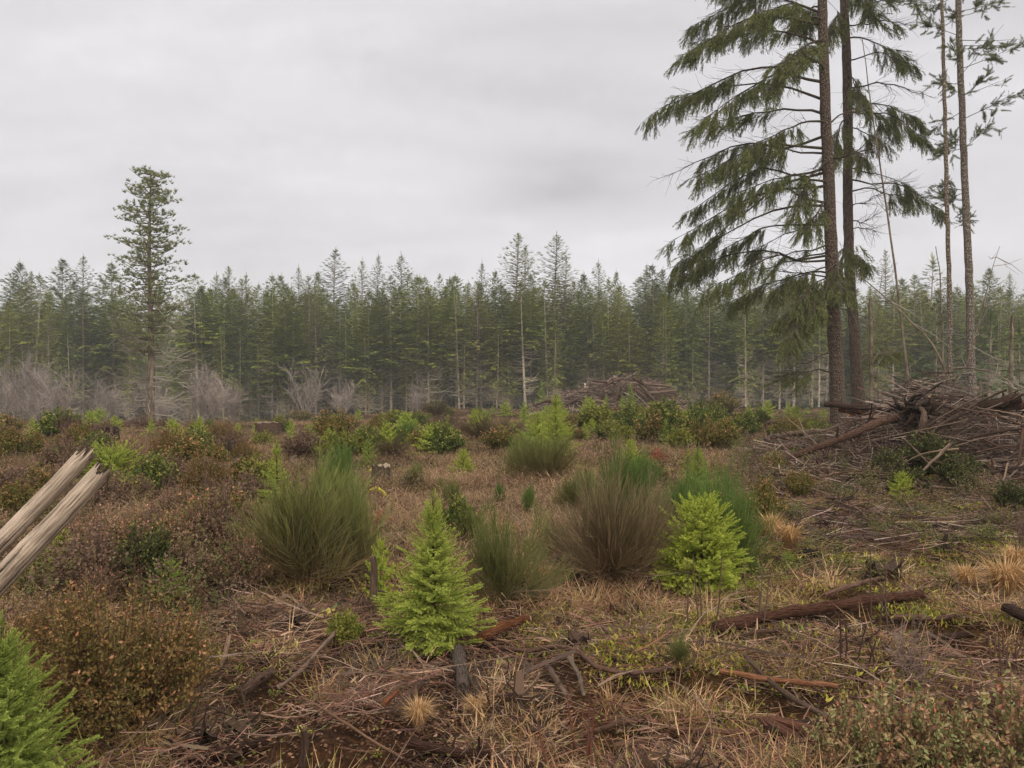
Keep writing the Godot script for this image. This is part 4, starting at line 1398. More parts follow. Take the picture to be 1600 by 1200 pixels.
func firs() -> void:
	rng.seed = 70
	var bright := [C(176, 190, 94), C(160, 176, 86), C(204, 212, 112), C(194, 204, 104)]
	var mid := [C(156, 174, 88), C(142, 162, 80), C(182, 194, 104), C(170, 184, 96)]
	var lime := [C(178, 190, 86), C(162, 178, 78), C(204, 210, 104), C(194, 202, 96)]
	var big := branch_set(4, 96, 0.036, 0.0036, bright, 0.06)
	var bigger := branch_set(3, 96, 0.036, 0.0034, mid, 0.06)
	var limes := branch_set(4, 90, 0.042, 0.0040, lime, 0.065)
	var mb := []
	for b in big: mb.append(branch_mesh(b, M.needle))
	var mm := []
	for b in bigger: mm.append(branch_mesh(b, M.needle))
	var ml := []
	for b in limes: ml.append(branch_mesh(b, M.needle))
	var stem := C(108, 94, 66)
	var G := "young planted firs"
	# x, base y, top y, half width px, branches, shape, set, label
	var near := [
		[676, 1006, 768, 82, 96, 0.85, mb, "large pointed bright green young fir beside the grey sawn log end"],
		[1096, 925, 772, 78, 84, 0.5, ml, "round yellow-green young fir with dense tufted shoots before the broom"],
		[2, 1330, 962, 135, 92, 0.7, mm, "young fir cut off by the frame's corner, boughs beside the russet shrub"],
		[178, 770, 704, 56, 60, 0.4, mb, "low bushy bright green fir behind the tips of the weathered poles"],
		[96, 902, 822, 40, 40, 0.6, ml, "yellow-green young fir half hidden behind the weathered poles"],
		[1090, 812, 694, 46, 46, 0.8, mm, "upright fir rising from the dark green broom behind the round fir"],
		[432, 800, 688, 30, 40, 0.8, mb, "slim green fir standing behind the big olive broom"],
		[985, 735, 684, 26, 30, 0.7, ml, "small fir with spread whorls above the central broom"],
		[1410, 786, 734, 24, 34, 0.6, ml, "small yellow-green fir in front of the brush pile"],
		[868, 716, 612, 36, 54, 0.8, mb, "tall narrow green fir behind the middle broom"],
		[840, 702, 640, 34, 40, 0.7, mb, "broader green fir beside the tall narrow one"],
		[724, 744, 700, 21, 40, 0.6, ml, "neat cone-shaped little fir with a yellow tip on open ground"],
		[575, 738, 684, 20, 34, 0.6, mm, "oval green little fir above the mossy stump"],
		[265, 936, 872, 36, 34, 0.6, mm, "thin soft green fir mixed into the brown brush"],
		[212, 918, 872, 26, 22, 0.5, ml, "lime-yellow seedling fir at the dark brown shrub's foot"],
		[1232, 896, 862, 19, 18, 0.4, mm, "small greyish seedling pine on the tan grass beside the broom"],
	]
	for r in near:
		var at := spot(r[0], minf(r[1], 1230))
		if r[1] > 1230: at = on((r[0] - 800.0) / F * 2.75, -2.75)
		var d := -at.z
		var h: float = (r[1] - r[2]) / F * d if r[1] < 1230 else EYE - (r[2] - 600.0) / F * d - at.y
		near_fir(r[7], at, h * 0.97, r[3] / F * d * 1.0, int(r[4] * 1.5), r[5], r[6], G, stem)
	# the many that show small: one crown each, shared shapes
	var lean_b := branch_set(3, 34, 0.06, 0.016, bright, 0.075)
	var lean_m := branch_set(3, 34, 0.06, 0.016, mid, 0.075)
	var lean_l := branch_set(3, 34, 0.06, 0.016, lime, 0.075)
	var shapes := [small_fir(1.0, 0.42, 30, 0.7, lean_b, M.needle), small_fir(1.0, 0.36, 34, 0.8, lean_m, M.needle), small_fir(1.0, 0.5, 28, 0.5, lean_l, M.needle), small_fir(1.0, 0.6, 30, 0.45, lean_b, M.needle)]
	var small := [
		[677, 718, 692, 0, 1.0, "tiny green fir between the brown bank and the little cone-shaped fir"],
		[155, 673, 640, 3, 1.0, "wide bright fir, larger of two by the black stump"],
		[180, 676, 650, 2, 1.1, "yellower low fir leaning on the wide bright one by the black stump"],
		[268, 681, 655, 3, 1.0, "round bright green fir perched behind the low brown stump"],
		[78, 684, 653, 1, 1.0, "green fir alone in the tan grass before the edge thicket"],
		[920, 663, 622, 3, 0.8, "round bright green fir in front of the far slash pile"],
		[985, 650, 602, 1, 1.0, "tall dark green fir covering the far slash pile's middle"],
		[847, 641, 596, 1, 0.7, "spindly fir sapling by the far pile's tail"],
		[875, 660, 618, 0, 0.7, "narrow bright fir before the far pile's tail"],
		[1010, 664, 636, 2, 0.9, "small yellow-green fir between the far pile and dark shrubs"],
		[455, 690, 655, 0, 0.8, "light green fir beside the wide grey stump"],
		[560, 656, 640, 2, 1.0, "tiny yellow-green fir at the thicket's thin end"],
		[625, 692, 652, 0, 1.0, "green fir among rusty shrubs below the round broom"],
		[790, 650, 628, 2, 1.2, "low yellow-green fir behind the dark rounded broom"],
		[770, 648, 634, 0, 1.2, "low green fir touching the dark rounded broom"],
		[820, 655, 626, 0, 0.9, "green fir between the dark broom and tall narrow fir"],
		[1135, 690, 655, 2, 0.9, "yellow-green fir at the dark shrubs' open end"],
		[1200, 652, 626, 2, 1.1, "yellow-green fir before the low spreading hemlock"],
		[1170, 656, 632, 0, 1.0, "bright little fir past the russet-topped shrub"],
		[1232, 652, 628, 0, 1.1, "little green fir nearest the biggest fir's foot"],
		[1185, 700, 683, 2, 1.3, "small lime fir above the short grey log"],
		[1262, 674, 660, 2, 1.4, "low yellow seedling beside the biggest fir's trunk base"],
		[372, 678, 662, 2, 1.0, "yellowish seedling in the dry grass by the wide grey stump"],
		[222, 690, 676, 2, 0.9, "yellowish seedling in the dry grass below the airy pine"],
		[650, 690, 655, 0, 1.1, "soft green fir in front of the round dark broom"],
		[700, 672, 648, 0, 0.9, "small green fir between the round broom and the dark wide broom"],
		[745, 668, 640, 2, 0.8, "yellowish fir just above the dark wide broom"],
		[1240, 720, 700, 1, 1.0, "dark green seedling under the long bent log"],
		[595, 952, 842, 2, 0.5, "yellow-green sapling between the olive broom and the old post"],
		[320, 748, 722, 2, 0.8, "lime seedling beside the dark rooty stump"],
		[598, 668, 645, 1, 1.1, "dull green fir by the yellow-topped shrub"],
		[1075, 736, 700, 0, 0.9, "soft green fir at the edge of the red leaves"],
	]
	more_firs(shapes)
	for r in small:
		var at := spot(r[0], r[1])
		var h: float = (r[1] - r[2]) / F * -at.z
		var o := thing("young_fir", r[5], "fir tree", at, G, R(0, TAU))
		o.transform.basis = o.transform.basis.scaled(Vector3(h * r[4], h, h * r[4]))
		part(o, "trunk", shapes[r[3]][0])
		part(o, "crown", shapes[r[3]][1], "stuff")

func more_firs(shapes: Array) -> void:
	var areas := [
		[925, 1175, 626, 704, 13, "fir among the evergreen shrubs past the far slash pile"],
		[430, 730, 644, 716, 10, "fir among the rusty shrubs behind the biggest broom"],
		[1175, 1290, 640, 676, 6, "fir on the open ground before the biggest fir"],
		[20, 420, 668, 700, 7, "fir in the dry grass below the edge thicket"],
		[730, 930, 634, 690, 8, "fir on the slope below the far slash pile"],
	]
	for q in areas:
		for i in q[4]:
			rng.seed = int(q[0] * 17 + i * 5 + q[2])
			var at := spot(lerpf(q[0], q[1], (i + R(0, 1)) / q[4]), R(q[2], q[3]))
			var h := R(0.4, 0.85)
			var w := R(0.7, 1.1)
			var k := rng.randi() % 4
			var look: String = ("taller " if h > 0.62 else "tiny " if h < 0.5 else "small ") + ["pointed bright green ", "slim mid-green ", "round lime-green ", "wide bright green "][k]
			var o := thing("young_fir", look + q[5], "fir tree", at, look + q[5].replace("fir", "firs"), R(0, TAU))
			o.transform.basis = o.transform.basis.scaled(Vector3(h * w, h, h * w))
			part(o, "trunk", shapes[k][0])
			part(o, "crown", shapes[k][1], "stuff")

func brooms() -> void:
	var green := C(112, 120, 66)
	var fresh := C(98, 122, 62)
	var brown := C(124, 102, 76)
	var drab := C(112, 100, 72)
	var v := [broom(64, 1.0, 0.48, green, brown, 24, 201), broom(44, 1.0, 0.52, green, drab, 20, 202), broom(64, 1.0, 0.44, fresh, green, 20, 203), broom(70, 1.0, 0.6, C(100, 94, 64), C(116, 96, 76), 20, 204), broom(66, 1.0, 0.5, C(126, 116, 84), C(140, 114, 92), 26, 205)]
	var rows := [
		[488, 915, 688, 0, 0.98, "biggest broom bush, olive above and brown below, beside the bright pointed fir"],
		[562, 905, 745, 0, 0.55, "slender broom leaning out of the biggest one toward the mossy stump"],
		[792, 950, 776, 1, 0.92, "open thin broom bush just past the bright pointed fir"],
		[955, 908, 712, 4, 0.96, "dense greyish brown broom bush in the middle of the clearing"],
		[960, 830, 682, 2, 0.9, "greener broom rising behind the dense greyish brown one"],
		[1135, 905, 706, 2, 0.75, "tall upright dark green broom behind the round yellow-green fir"],
		[1065, 850, 725, 2, 0.8, "green broom filling between the central broom and round fir"],
		[846, 758, 660, 0, 1.2, "rounded olive broom bush below the tall narrow fir"],
		[820, 745, 672, 2, 1.0, "green broom joined to the rounded olive one"],
		[768, 694, 640, 3, 1.5, "dark wide broom bush on the slope before the far pile"],
		[612, 718, 672, 3, 1.0, "dark upright broom beside the oval little fir"],
		[682, 650, 619, 3, 1.25, "round dark broom dome at the forest's foot"],
		[650, 768, 716, 0, 0.8, "thin broom tuft above the bright pointed fir"],
		[780, 792, 748, 2, 0.5, "narrow green broom wisps on the tan bank"],
		[826, 806, 750, 2, 0.5, "thin green broom wisp before the rounded olive broom"],
		[1178, 910, 862, 2, 0.9, "low green broom skirt under the upright dark green one"],
		[642, 698, 652, 2, 0.9, "green broom tuft among rusty shrubs"],
		[530, 780, 680, 2, 0.6, "dark green broom spires behind the biggest broom"],
		[1062, 1040, 985, 1, 0.9, "small sparse green broom seedling by the reddish log's end"],
		[905, 815, 720, 0, 0.8, "olive broom filling the gap behind the greyish brown one"],
		[1018, 880, 745, 4, 0.7, "brownish broom wing between the greyish brown one and round fir"],
		[872, 880, 800, 1, 0.8, "thin broom between the open thin one and the greyish brown one"],
		[430, 880, 760, 1, 0.7, "thin brown broom wing on the biggest broom's open side"],
		[700, 800, 742, 1, 0.9, "sparse broom on the tan bank behind the bright pointed fir"],
		[1012, 770, 700, 2, 0.9, "green broom spires below the red autumn leaves"],
		[735, 850, 780, 1, 1.0, "dark twiggy broom just behind the bright pointed fir"],
	]
	for r in rows:
		rng.seed = int(r[0])
		var at := spot(r[0], r[1])
		var h: float = (r[1] - r[2]) / F * -at.z
		var o := thing("broom_bush", r[5], "bush", at, "broom bushes in the clearing", R(0, TAU))
		o.transform.basis = o.transform.basis.scaled(Vector3(h * r[4], h, h * r[4]))
		o.transform.basis = Basis(Vector3(R(-1, 1), 0, R(-1, 1)).normalized(), R(0.0, 0.14)) * o.transform.basis
		part(o, "twig_mass", v[r[3]], "stuff")

func shrubs() -> void:
	var russet := [C(128, 104, 64), C(114, 104, 60), C(142, 108, 72), C(102, 98, 56)]
	var rtip := [C(164, 116, 86), C(156, 122, 80), C(176, 130, 100)]
	var pink := [C(130, 106, 86), C(112, 98, 70), C(142, 116, 94)]
	var ptip := [C(198, 142, 122), C(180, 128, 104)]
	var dkgreen := [C(84, 98, 54), C(98, 110, 58), C(112, 118, 62)]
	var ytip := [C(150, 142, 70), C(132, 132, 64)]
	var maroon := [C(118, 94, 82), C(130, 104, 90), C(106, 92, 70)]
	var olive := [C(110, 106, 56), C(96, 96, 50), C(128, 110, 64)]
	var fresh := [C(136, 140, 92), C(118, 126, 80), C(168, 138, 108), C(158, 118, 96), C(148, 144, 100)]
	var ftip := [C(180, 124, 100), C(176, 138, 104), C(186, 112, 98), C(150, 140, 92), C(140, 134, 86), C(130, 126, 82)]
	var stem := C(96, 72, 58)
	var v := [
		shrub(110, 1.0, 0.62, 0.034, russet, rtip, stem, 401, 13, 11, 0.0),
		shrub(66, 1.0, 0.6, 0.036, pink, ptip, C(112, 86, 74), 402, 13, 10, 0.1),
		shrub(60, 1.0, 0.62, 0.085, dkgreen, ytip, stem, 403, 12, 9, 0.0),
		shrub(60, 1.0, 0.62, 0.06, maroon, [], C(104, 80, 72), 404, 10, 9, 0.1),
		shrub(60, 1.0, 0.62, 0.075, olive, rtip, stem, 405, 11, 9, 0.0),
		shrub(40, 1.0, 0.42, 0.058, fresh, ftip, C(130, 84, 70), 406, 12, 10, 0.1),
		shrub(40, 1.0, 0.55, 0.09, [C(150, 68, 54), C(132, 76, 58)], [C(178, 76, 60)], stem, 407, 8, 6, 0.1),
		shrub(56, 1.0, 0.62, 0.085, [C(120, 124, 60), C(136, 134, 66), C(104, 112, 54)], ytip, stem, 408, 11, 10, 0.0),
		shrub(56, 1.0, 0.62, 0.075, [C(74, 80, 50), C(84, 88, 54), C(66, 70, 46)], [C(120, 118, 66)], stem, 409, 11, 9, 0.0),
	]
	# x, base y, top y, width factor, kind, label
	var rows := [
		[172, 1165, 925, 0.92, 0, "big russet-leaved shrub filling the near corner beside the cut-off fir"],
		[95, 1060, 930, 0.9, 0, "russet shrub wing between the cut-off fir and the rotten stump"],
		[275, 1090, 965, 0.8, 0, "lower russet shrub shoulder toward the pale curved branch"],
		[225, 925, 822, 0.75, 8, "dark green-hearted shrub with brown tips behind the big russet one"],
		[205, 905, 800, 1.0, 1, "pinkish brown shrub between the weathered poles and dark brush"],
		[290, 890, 790, 0.8, 1, "pink-tipped twiggy shrub beside the dark brown one"],
		[348, 882, 768, 0.75, 3, "dark brown shrub beside the biggest broom's foot"],
		[300, 960, 905, 0.8, 1, "low pinkish shrub on the bank above the big russet one"],
		[150, 960, 880, 0.8, 1, "pinkish shrub behind the rotten splintered stump"],
		[1400, 1225, 1070, 0.85, 5, "pink-tipped green shrub, tallest of the near clump by the split slab"],
		[1485, 1225, 1105, 0.9, 5, "pink-tipped green shrub in the middle of the near clump"],
		[1575, 1225, 1075, 0.85, 5, "pink-tipped green shrub at the frame's corner"],
		[1320, 1215, 1100, 0.8, 5, "pink-tipped green shrub touching the split slab"],
		[1240, 1222, 1165, 0.8, 5, "smallest pink-tipped shrub, in front of the split slab"],
		[1192, 830, 748, 0.72, 4, "olive-brown shrub between the upright broom and the brush pile"],
		[1040, 692, 628, 0.85, 2, "dark evergreen shrub with yellow tips, first of the clump past the far pile"],
		[1090, 694, 640, 0.85, 2, "dark evergreen shrub in the middle of the clump past the far pile"],
		[1118, 680, 634, 0.8, 2, "dark evergreen shrub under the russet-topped one"],
		[1130, 648, 611, 1.1, 4, "russet-topped rounded shrub before the stand of firs"],
		[1062, 642, 614, 1.0, 2, "dark evergreen shrub against the far pile's end"],
		[1004, 694, 652, 0.9, 2, "dark evergreen shrub just beyond the central green broom"],
		[1062, 706, 668, 0.9, 7, "yellow-green shrub low in the evergreen clump"],
		[972, 700, 664, 0.9, 7, "yellow-green shrub beside the central green broom"],
		[522, 694, 640, 0.85, 4, "rusty brown shrub behind the biggest broom"],
		[540, 718, 680, 0.8, 2, "dark green shrub under the rusty brown one"],
		[616, 664, 640, 1.1, 7, "yellow-topped shrub near the round dark broom"],
		[588, 682, 655, 1.0, 4, "rusty shrub between the yellow-topped shrub and biggest broom"],
		[570, 706, 668, 0.8, 4, "rusty shrub beside the oval little fir"],
		[690, 668, 648, 1.6, 3, "low red-brown bramble at the round broom's foot"],
		[276, 776, 728, 1.1, 3, "maroon bare-looking shrub above the dark rooty stump"],
		[82, 768, 734, 1.0, 3, "red-brown shrub beyond the weathered poles' tips"],
		[8, 712, 660, 0.8, 3, "dark brown shrub cut by the frame's side below the thicket"],
		[90, 724, 690, 1.2, 4, "brown-olive shrub above the weathered poles"],
		[22, 810, 752, 1.0, 4, "olive shrub at the frame's side beyond the weathered poles"],
		[338, 730, 696, 0.9, 7, "yellow-green salal-like shrub on the dark rooty stump"],
		[312, 752, 720, 0.9, 7, "yellow-green low shrub beside the dark rooty stump"],
		[392, 728, 702, 0.9, 7, "green low shrub just past the dark rooty stump"],
		[1030, 736, 702, 0.8, 6, "low shrub with red autumn leaves between brooms"],
		[1075, 722, 702, 0.9, 6, "small red-leaved sprig beside the fir at the red leaves"],
		[598, 832, 800, 0.8, 6, "low red-leaved patch above the light slab"],
		[1452, 742, 676, 1.0, 8, "dark glossy shrub growing through the brush pile's front"],
		[1500, 760, 712, 1.1, 8, "low dark glossy shrub in front of the pile, beside the rotten stub"],
		[1420, 775, 728, 1.0, 8, "low green shrub behind the small yellow-green fir"],
		[1385, 748, 700, 0.9, 8, "olive-green shrub in the pile's shaded hollow"],
		[1250, 778, 735, 0.8, 4, "olive-brown shrub at the curved branch's thick end"],
		[1210, 742, 706, 0.9, 4, "olive shrub under the low end of the long bent log"],
		[715, 848, 778, 0.7, 2, "dark leafy shrub directly behind the bright pointed fir's shoulder"],
		[1160, 670, 646, 1.2, 4, "rusty low shrub in front of the little firs by the stand"],
		[1095, 662, 628, 1.1, 2, "dark evergreen shrub behind the brown stump"],
		[900, 690, 668, 1.2, 4, "brown low shrub on the slope under the far pile"],
		[1585, 800, 752, 0.9, 8, "dark leafy shrub at the frame's side under the pile"],
		[540, 1010, 955, 0.8, 7, "leafy green ground shrub at the old post's foot"],
		[470, 660, 640, 1.4, 4, "brown low shrub before the pale thicket"],
		[110, 700, 668, 1.0, 4, "brownish shrub just past the small fir before the edge thicket"],
	]
	for r in rows:
		rng.seed = int(r[0]) + 5
		var at := spot(r[0], minf(r[1], 1190))
		if r[1] > 1190: at = on((r[0] - 800.0) / F * 3.0, -3.0)
		var d := -at.z
		var h: float = EYE - (r[2] - 600.0) / F * d - at.y
		var o := thing("evergreen_shrub" if r[4] in [2, 5, 7, 8] else "brown_shrub", r[5], "shrub", at, "low shrubs in the clearing", R(0, TAU))
		var k: float = r[3]
		o.transform.basis = o.transform.basis.scaled(Vector3(h * k, h, h * k))
		part(o, "stem", v[r[4]][0], "stuff")
		part(o, "foliage", v[r[4]][1], "stuff")
	# the low growth that fills the slopes: alike within each area
	var areas := [
		[430, 725, 640, 722, 30, [4, 4, 7, 3, 2, 2, 7], "shrub on the slope behind the biggest broom"],
		[930, 1170, 622, 708, 22, [2, 2, 7, 4], "shrub in the broad clump past the far slash pile"],
		[-30, 420, 690, 800, 34, [4, 3, 3, 1, 4, 3, 0, 2, 7], "shrub in the brush beyond the weathered poles"],
		[130, 400, 800, 960, 18, [1, 1, 3, 0, 4], "shrub on the bank beside the weathered poles"],
		[0, 330, 664, 692, 14, [4, 7, 3, 2], "shrub in the tan grass below the edge thicket"],
		[730, 930, 644, 706, 11, [4, 7, 3, 2], "shrub on the tan slope under the far pile"],
		[1170, 1290, 655, 700, 8, [4, 7, 2], "shrub between the evergreen clump and big firs"],
	]
	for q in areas:
		for i in q[4]:
			rng.seed = int(q[0] * 31 + i * 7 + q[2])
			var at := spot(lerpf(q[0], q[1], (i + R(0, 1)) / q[4]), R(q[2], q[3]))
			var h := R(0.34, 0.74) * (1.3 if q[2] == 622 else 1.0) * (0.75 if q[2] == 800 else 1.0)
			var k: int = q[5][rng.randi() % q[5].size()]
			var w := R(0.8, 1.3)
			var look: String = ("broad " if w > 1.12 else "narrow " if w < 0.93 else "") + ("knee-high " if h > 0.48 else "low ") + ["russet ", "pinkish brown ", "dark green ", "reddish brown ", "rusty olive ", "", "", "yellow-green "][k]
			var o := thing("evergreen_shrub" if k in [2, 7] else "brown_shrub", look + q[6], "shrub", at, look + q[6].replace("shrub", "shrubs"), R(0, TAU))
			o.transform.basis = o.transform.basis.scaled(Vector3(h * w, h, h * w))
			part(o, "stem", v[k][0], "stuff")
			part(o, "foliage", v[k][1], "stuff")
	# leafless ones
	var b := [bare_shrub(1.0, 0.5, 9, C(132, 112, 104), 501, 9), bare_shrub(1.0, 0.6, 14, C(110, 88, 78), 502, 7)]
	for r in [[1424, 1092, 958, 0, 0.8, "leafless grey shrub standing above the near pink-tipped clump"], [1595, 860, 790, 1, 0.9, "leafless dark shrub at the frame's side"], [330, 800, 740, 1, 0.9, "leafless dark bramble below the dark rooty stump"], [380, 905, 850, 1, 0.9, "leafless tangled bramble at the biggest broom's foot"], [1530, 720, 660, 1, 1.2, "leafless twiggy shrub in the near brush pile"], [240, 800, 745, 1, 0.8, "leafless dark bramble just past the bushy bright fir"]]:
		var at := spot(r[0], r[1])
		var h: float = (r[1] - r[2]) / F * -at.z
		var o := single("leafless_shrub", r[5], "shrub", b[r[3]], at, "", r[0], h)
		o.transform.basis = o.transform.basis.scaled(Vector3(r[4], 1, r[4]))

func stumps_and_logs() -> void:
	rng.seed = 90
	var black := C(70, 60, 54)
	var grey := C(140, 124, 112)
	var brown := C(110, 90, 78)
	for r in [
		[172, 692, 24, 27, black, black, 0.35, "charred black stump before the wide bright fir"],
		[265, 692, 22, 20, C(104, 86, 74), C(150, 132, 116), 0.15, "low brown stump below the round bright green fir"],
		[346, 762, 58, 50, C(92, 78, 70), C(110, 94, 84), 0.4, "big dark rooty stump with shrubs growing on it"],
		[368, 726, 20, 42, black, black, 0.5, "thin black jagged stump behind the dark rooty one"],
		[420, 684, 38, 24, C(128, 108, 96), C(160, 140, 124), 0.1, "wide grey-brown cut stump at the forest's foot"],
		[596, 758, 28, 34, C(150, 136, 118), C(190, 176, 152), 0.2, "pale stump with yellow moss on its side"],
		[78, 945, 76, 60, C(118, 94, 84), C(140, 116, 104), 0.55, "rotten splintered stump under the weathered poles"],
		[1047, 668, 22, 14, C(104, 84, 74), C(140, 120, 106), 0.2, "brown stump in front of the dark evergreen shrubs"],
		[880, 904, 42, 44, C(86, 74, 66), C(104, 88, 78), 0.5, "dark decayed stump between the thin and greyish brooms"],
		[902, 668, 14, 22, C(110, 90, 80), C(140, 120, 104), 0.5, "narrow broken stump at the far slash pile's base"],
		[1380, 905, 48, 36, C(84, 70, 62), C(96, 80, 70), 0.6, "dark clod of roots on the grass before the curved branch"],
		[905, 1010, 34, 26, C(92, 74, 64), C(104, 86, 74), 0.6, "dark root clod beside the bent root"],
		[975, 965, 44, 26, C(82, 66, 58), C(94, 78, 68), 0.6, "dark root clod in front of the greyish brown broom"],
		[1262, 868, 30, 12, C(70, 60, 54), C(60, 52, 48), 0.5, "flat charred stump on the slope below the curved branch"],
	]:
		var at := spot(r[0], r[1])
		var d := -at.z
		stump(r[7], at, r[2] * 0.5 / F * d, r[3] / F * d * 1.05, r[4], r[5], r[6])
	# the two weathered poles that lean in from the side
	var pale := C(226, 210, 194)
	for r in [
		[[[-250, 1180, 3.05], [-120, 995, 3.15], [0, 850, 3.22], [70, 778, 3.28], [135, 709, 3.33]], 0.040, 0.038, "weathered grey-pink pole leaning in from the side, the farther of two"],
		[[[-270, 1215, 2.82], [-110, 1033, 2.9], [0, 906, 2.95], [85, 817, 3.0], [160, 736, 3.05]], 0.060, 0.037, "weathered grey-pink pole leaning in from the side, thicker with split end"],
	]:
		var q := []
		for p in r[0]: q.append(pt(p[0], p[1], p[2]))
		q[0].y = minf(q[0].y, height(q[0].x, q[0].z) - 0.02)
		var path := smooth_path(q, 70, 0.0006)
		var g := Geo.new()
		g.shaded = true
		var sides := 56
		var rows := []
		for i in 71:
			var t: Vector3 = (path[mini(i + 1, 70)] - path[maxi(i - 1, 0)]).normalized()
			var x := t.cross(Vector3.UP).normalized()
			var y := t.cross(x)
			var row := []
			for j in sides + 1:
				var a := TAU * (j % sides) / sides
				var v := nf.get_noise_3d(cos(a) * 3.4, sin(a) * 3.4, i * 0.016 + r[1] * 90.0)
				var crack := -0.24 * smoothstep(0.24, 0.42, v) + 0.10 * nf.get_noise_3d(cos(a) * 8.0, sin(a) * 8.0, i * 0.05 + 7.0)
				var k: float = lerpf(r[1], r[2], i / 70.0) * (1.0 + 0.07 * sin(a * 2.0 + 0.6) + crack)
				var o: Vector3 = path[i] + (x * cos(a) + y * sin(a)) * k
				if i == 70:
					o += t * 0.07 * nf.get_noise_3d(cos(a) * 3.0, sin(a) * 3.0, 40.0 + r[1] * 100.0)
				row.append(o - q[0])
			rows.append(row)
		var cen := []
		for i in 71: cen.append(path[i] - q[0])
		for i in 70:
			for j in sides:
				for e in [[i, j], [i + 1, j + 1], [i, j + 1], [i, j], [i + 1, j], [i + 1, j + 1]]:
					var p: Vector3 = rows[e[0]][e[1]]
					g.v.append(p)
					var a: Vector3 = rows[e[0]][(e[1] + 1) % sides] - rows[e[0]][(e[1] + sides - 1) % sides]
					var b: Vector3 = rows[mini(e[0] + 1, 70)][e[1]] - rows[maxi(e[0] - 1, 0)][e[1]]
					var nn := a.cross(b).normalized()
					if nn.dot(p - cen[e[0]]) < 0: nn = -nn
					g.n.append(nn)
					var tone := 1.0 + 0.4 * nf.get_noise_3d(p.x * 5.0, p.y * 5.0, p.z * 5.0)
					if smoothstep(0.24, 0.42, nf.get_noise_3d(cos(TAU * (e[1] % sides) / sides) * 3.4, sin(TAU * (e[1] % sides) / sides) * 3.4, e[0] * 0.016 + r[1] * 90.0)) > 0.6: tone *= 0.5   # the cracks are coloured darker
					var warm := smoothstep(0.0, 0.5, nf.get_noise_3d(p.x * 3.0 + 9.0, p.y * 3.0, p.z * 3.0))
					g.c.append(Color(pale.r * tone * (1.0 + 0.1 * warm), pale.g * tone * (1.0 - 0.08 * warm), pale.b * tone * (1.0 - 0.3 * warm)))
					g.u.append(Vector2(float(e[1]) / sides, e[0] * 0.024))
		var o := thing("weathered_pole", r[3], "log", q[0], "two weathered poles")
		part(o, "shaft", g.mesh(M.grey_wood))
		var cap := Geo.new()
		cap.shaded = true
		var tip: Vector3 = cen[70] - (cen[70] - cen[69]).normalized() * 0.03
		for j in sides:
			var k := 1.0 - 0.35 * fmod(j * 0.618, 1.0)
			for p in [tip, rows[70][j + 1], rows[70][j]]:
				cap.v.append(p); cap.n.append((cen[70] - cen[69]).normalized()); cap.c.append(C(150, 132, 116, k)); cap.u.append(Vector2(p.x, p.y) * 6.0)
		part(o, "broken_end", cap.mesh(M.wood))
	# splinters on the rotten stump
	var sp := spot(95, 935)
	timber("wood_splinter", "pale upright splinter beside the rotten stump", "splinter", [sp, sp + Vector3(-0.005, 0.1, 0), sp + Vector3(-0.01, 0.19, 0.0)], 0.014, 0.006, C(206, 188, 166), M.wood, "", 5)
	# an old post beside the bright pointed fir
	var pb := spot(584, 965)
	var ph := 95.0 / F * -pb.z
	timber("old_post", "narrow decayed post standing beside the bright pointed fir", "post", [pb - Vector3(0, 0.05, 0), pb + Vector3(0.0, ph * 0.5, 0), pb + Vector3(-0.01, ph, 0)], 0.03, 0.022, C(138, 118, 104), M.wood, "", 9, 0.22)
	# logs, branches and sticks lying about: [label, points (x, y), radius px start, end, colour, lift m, category]
	var red := C(128, 92, 76)
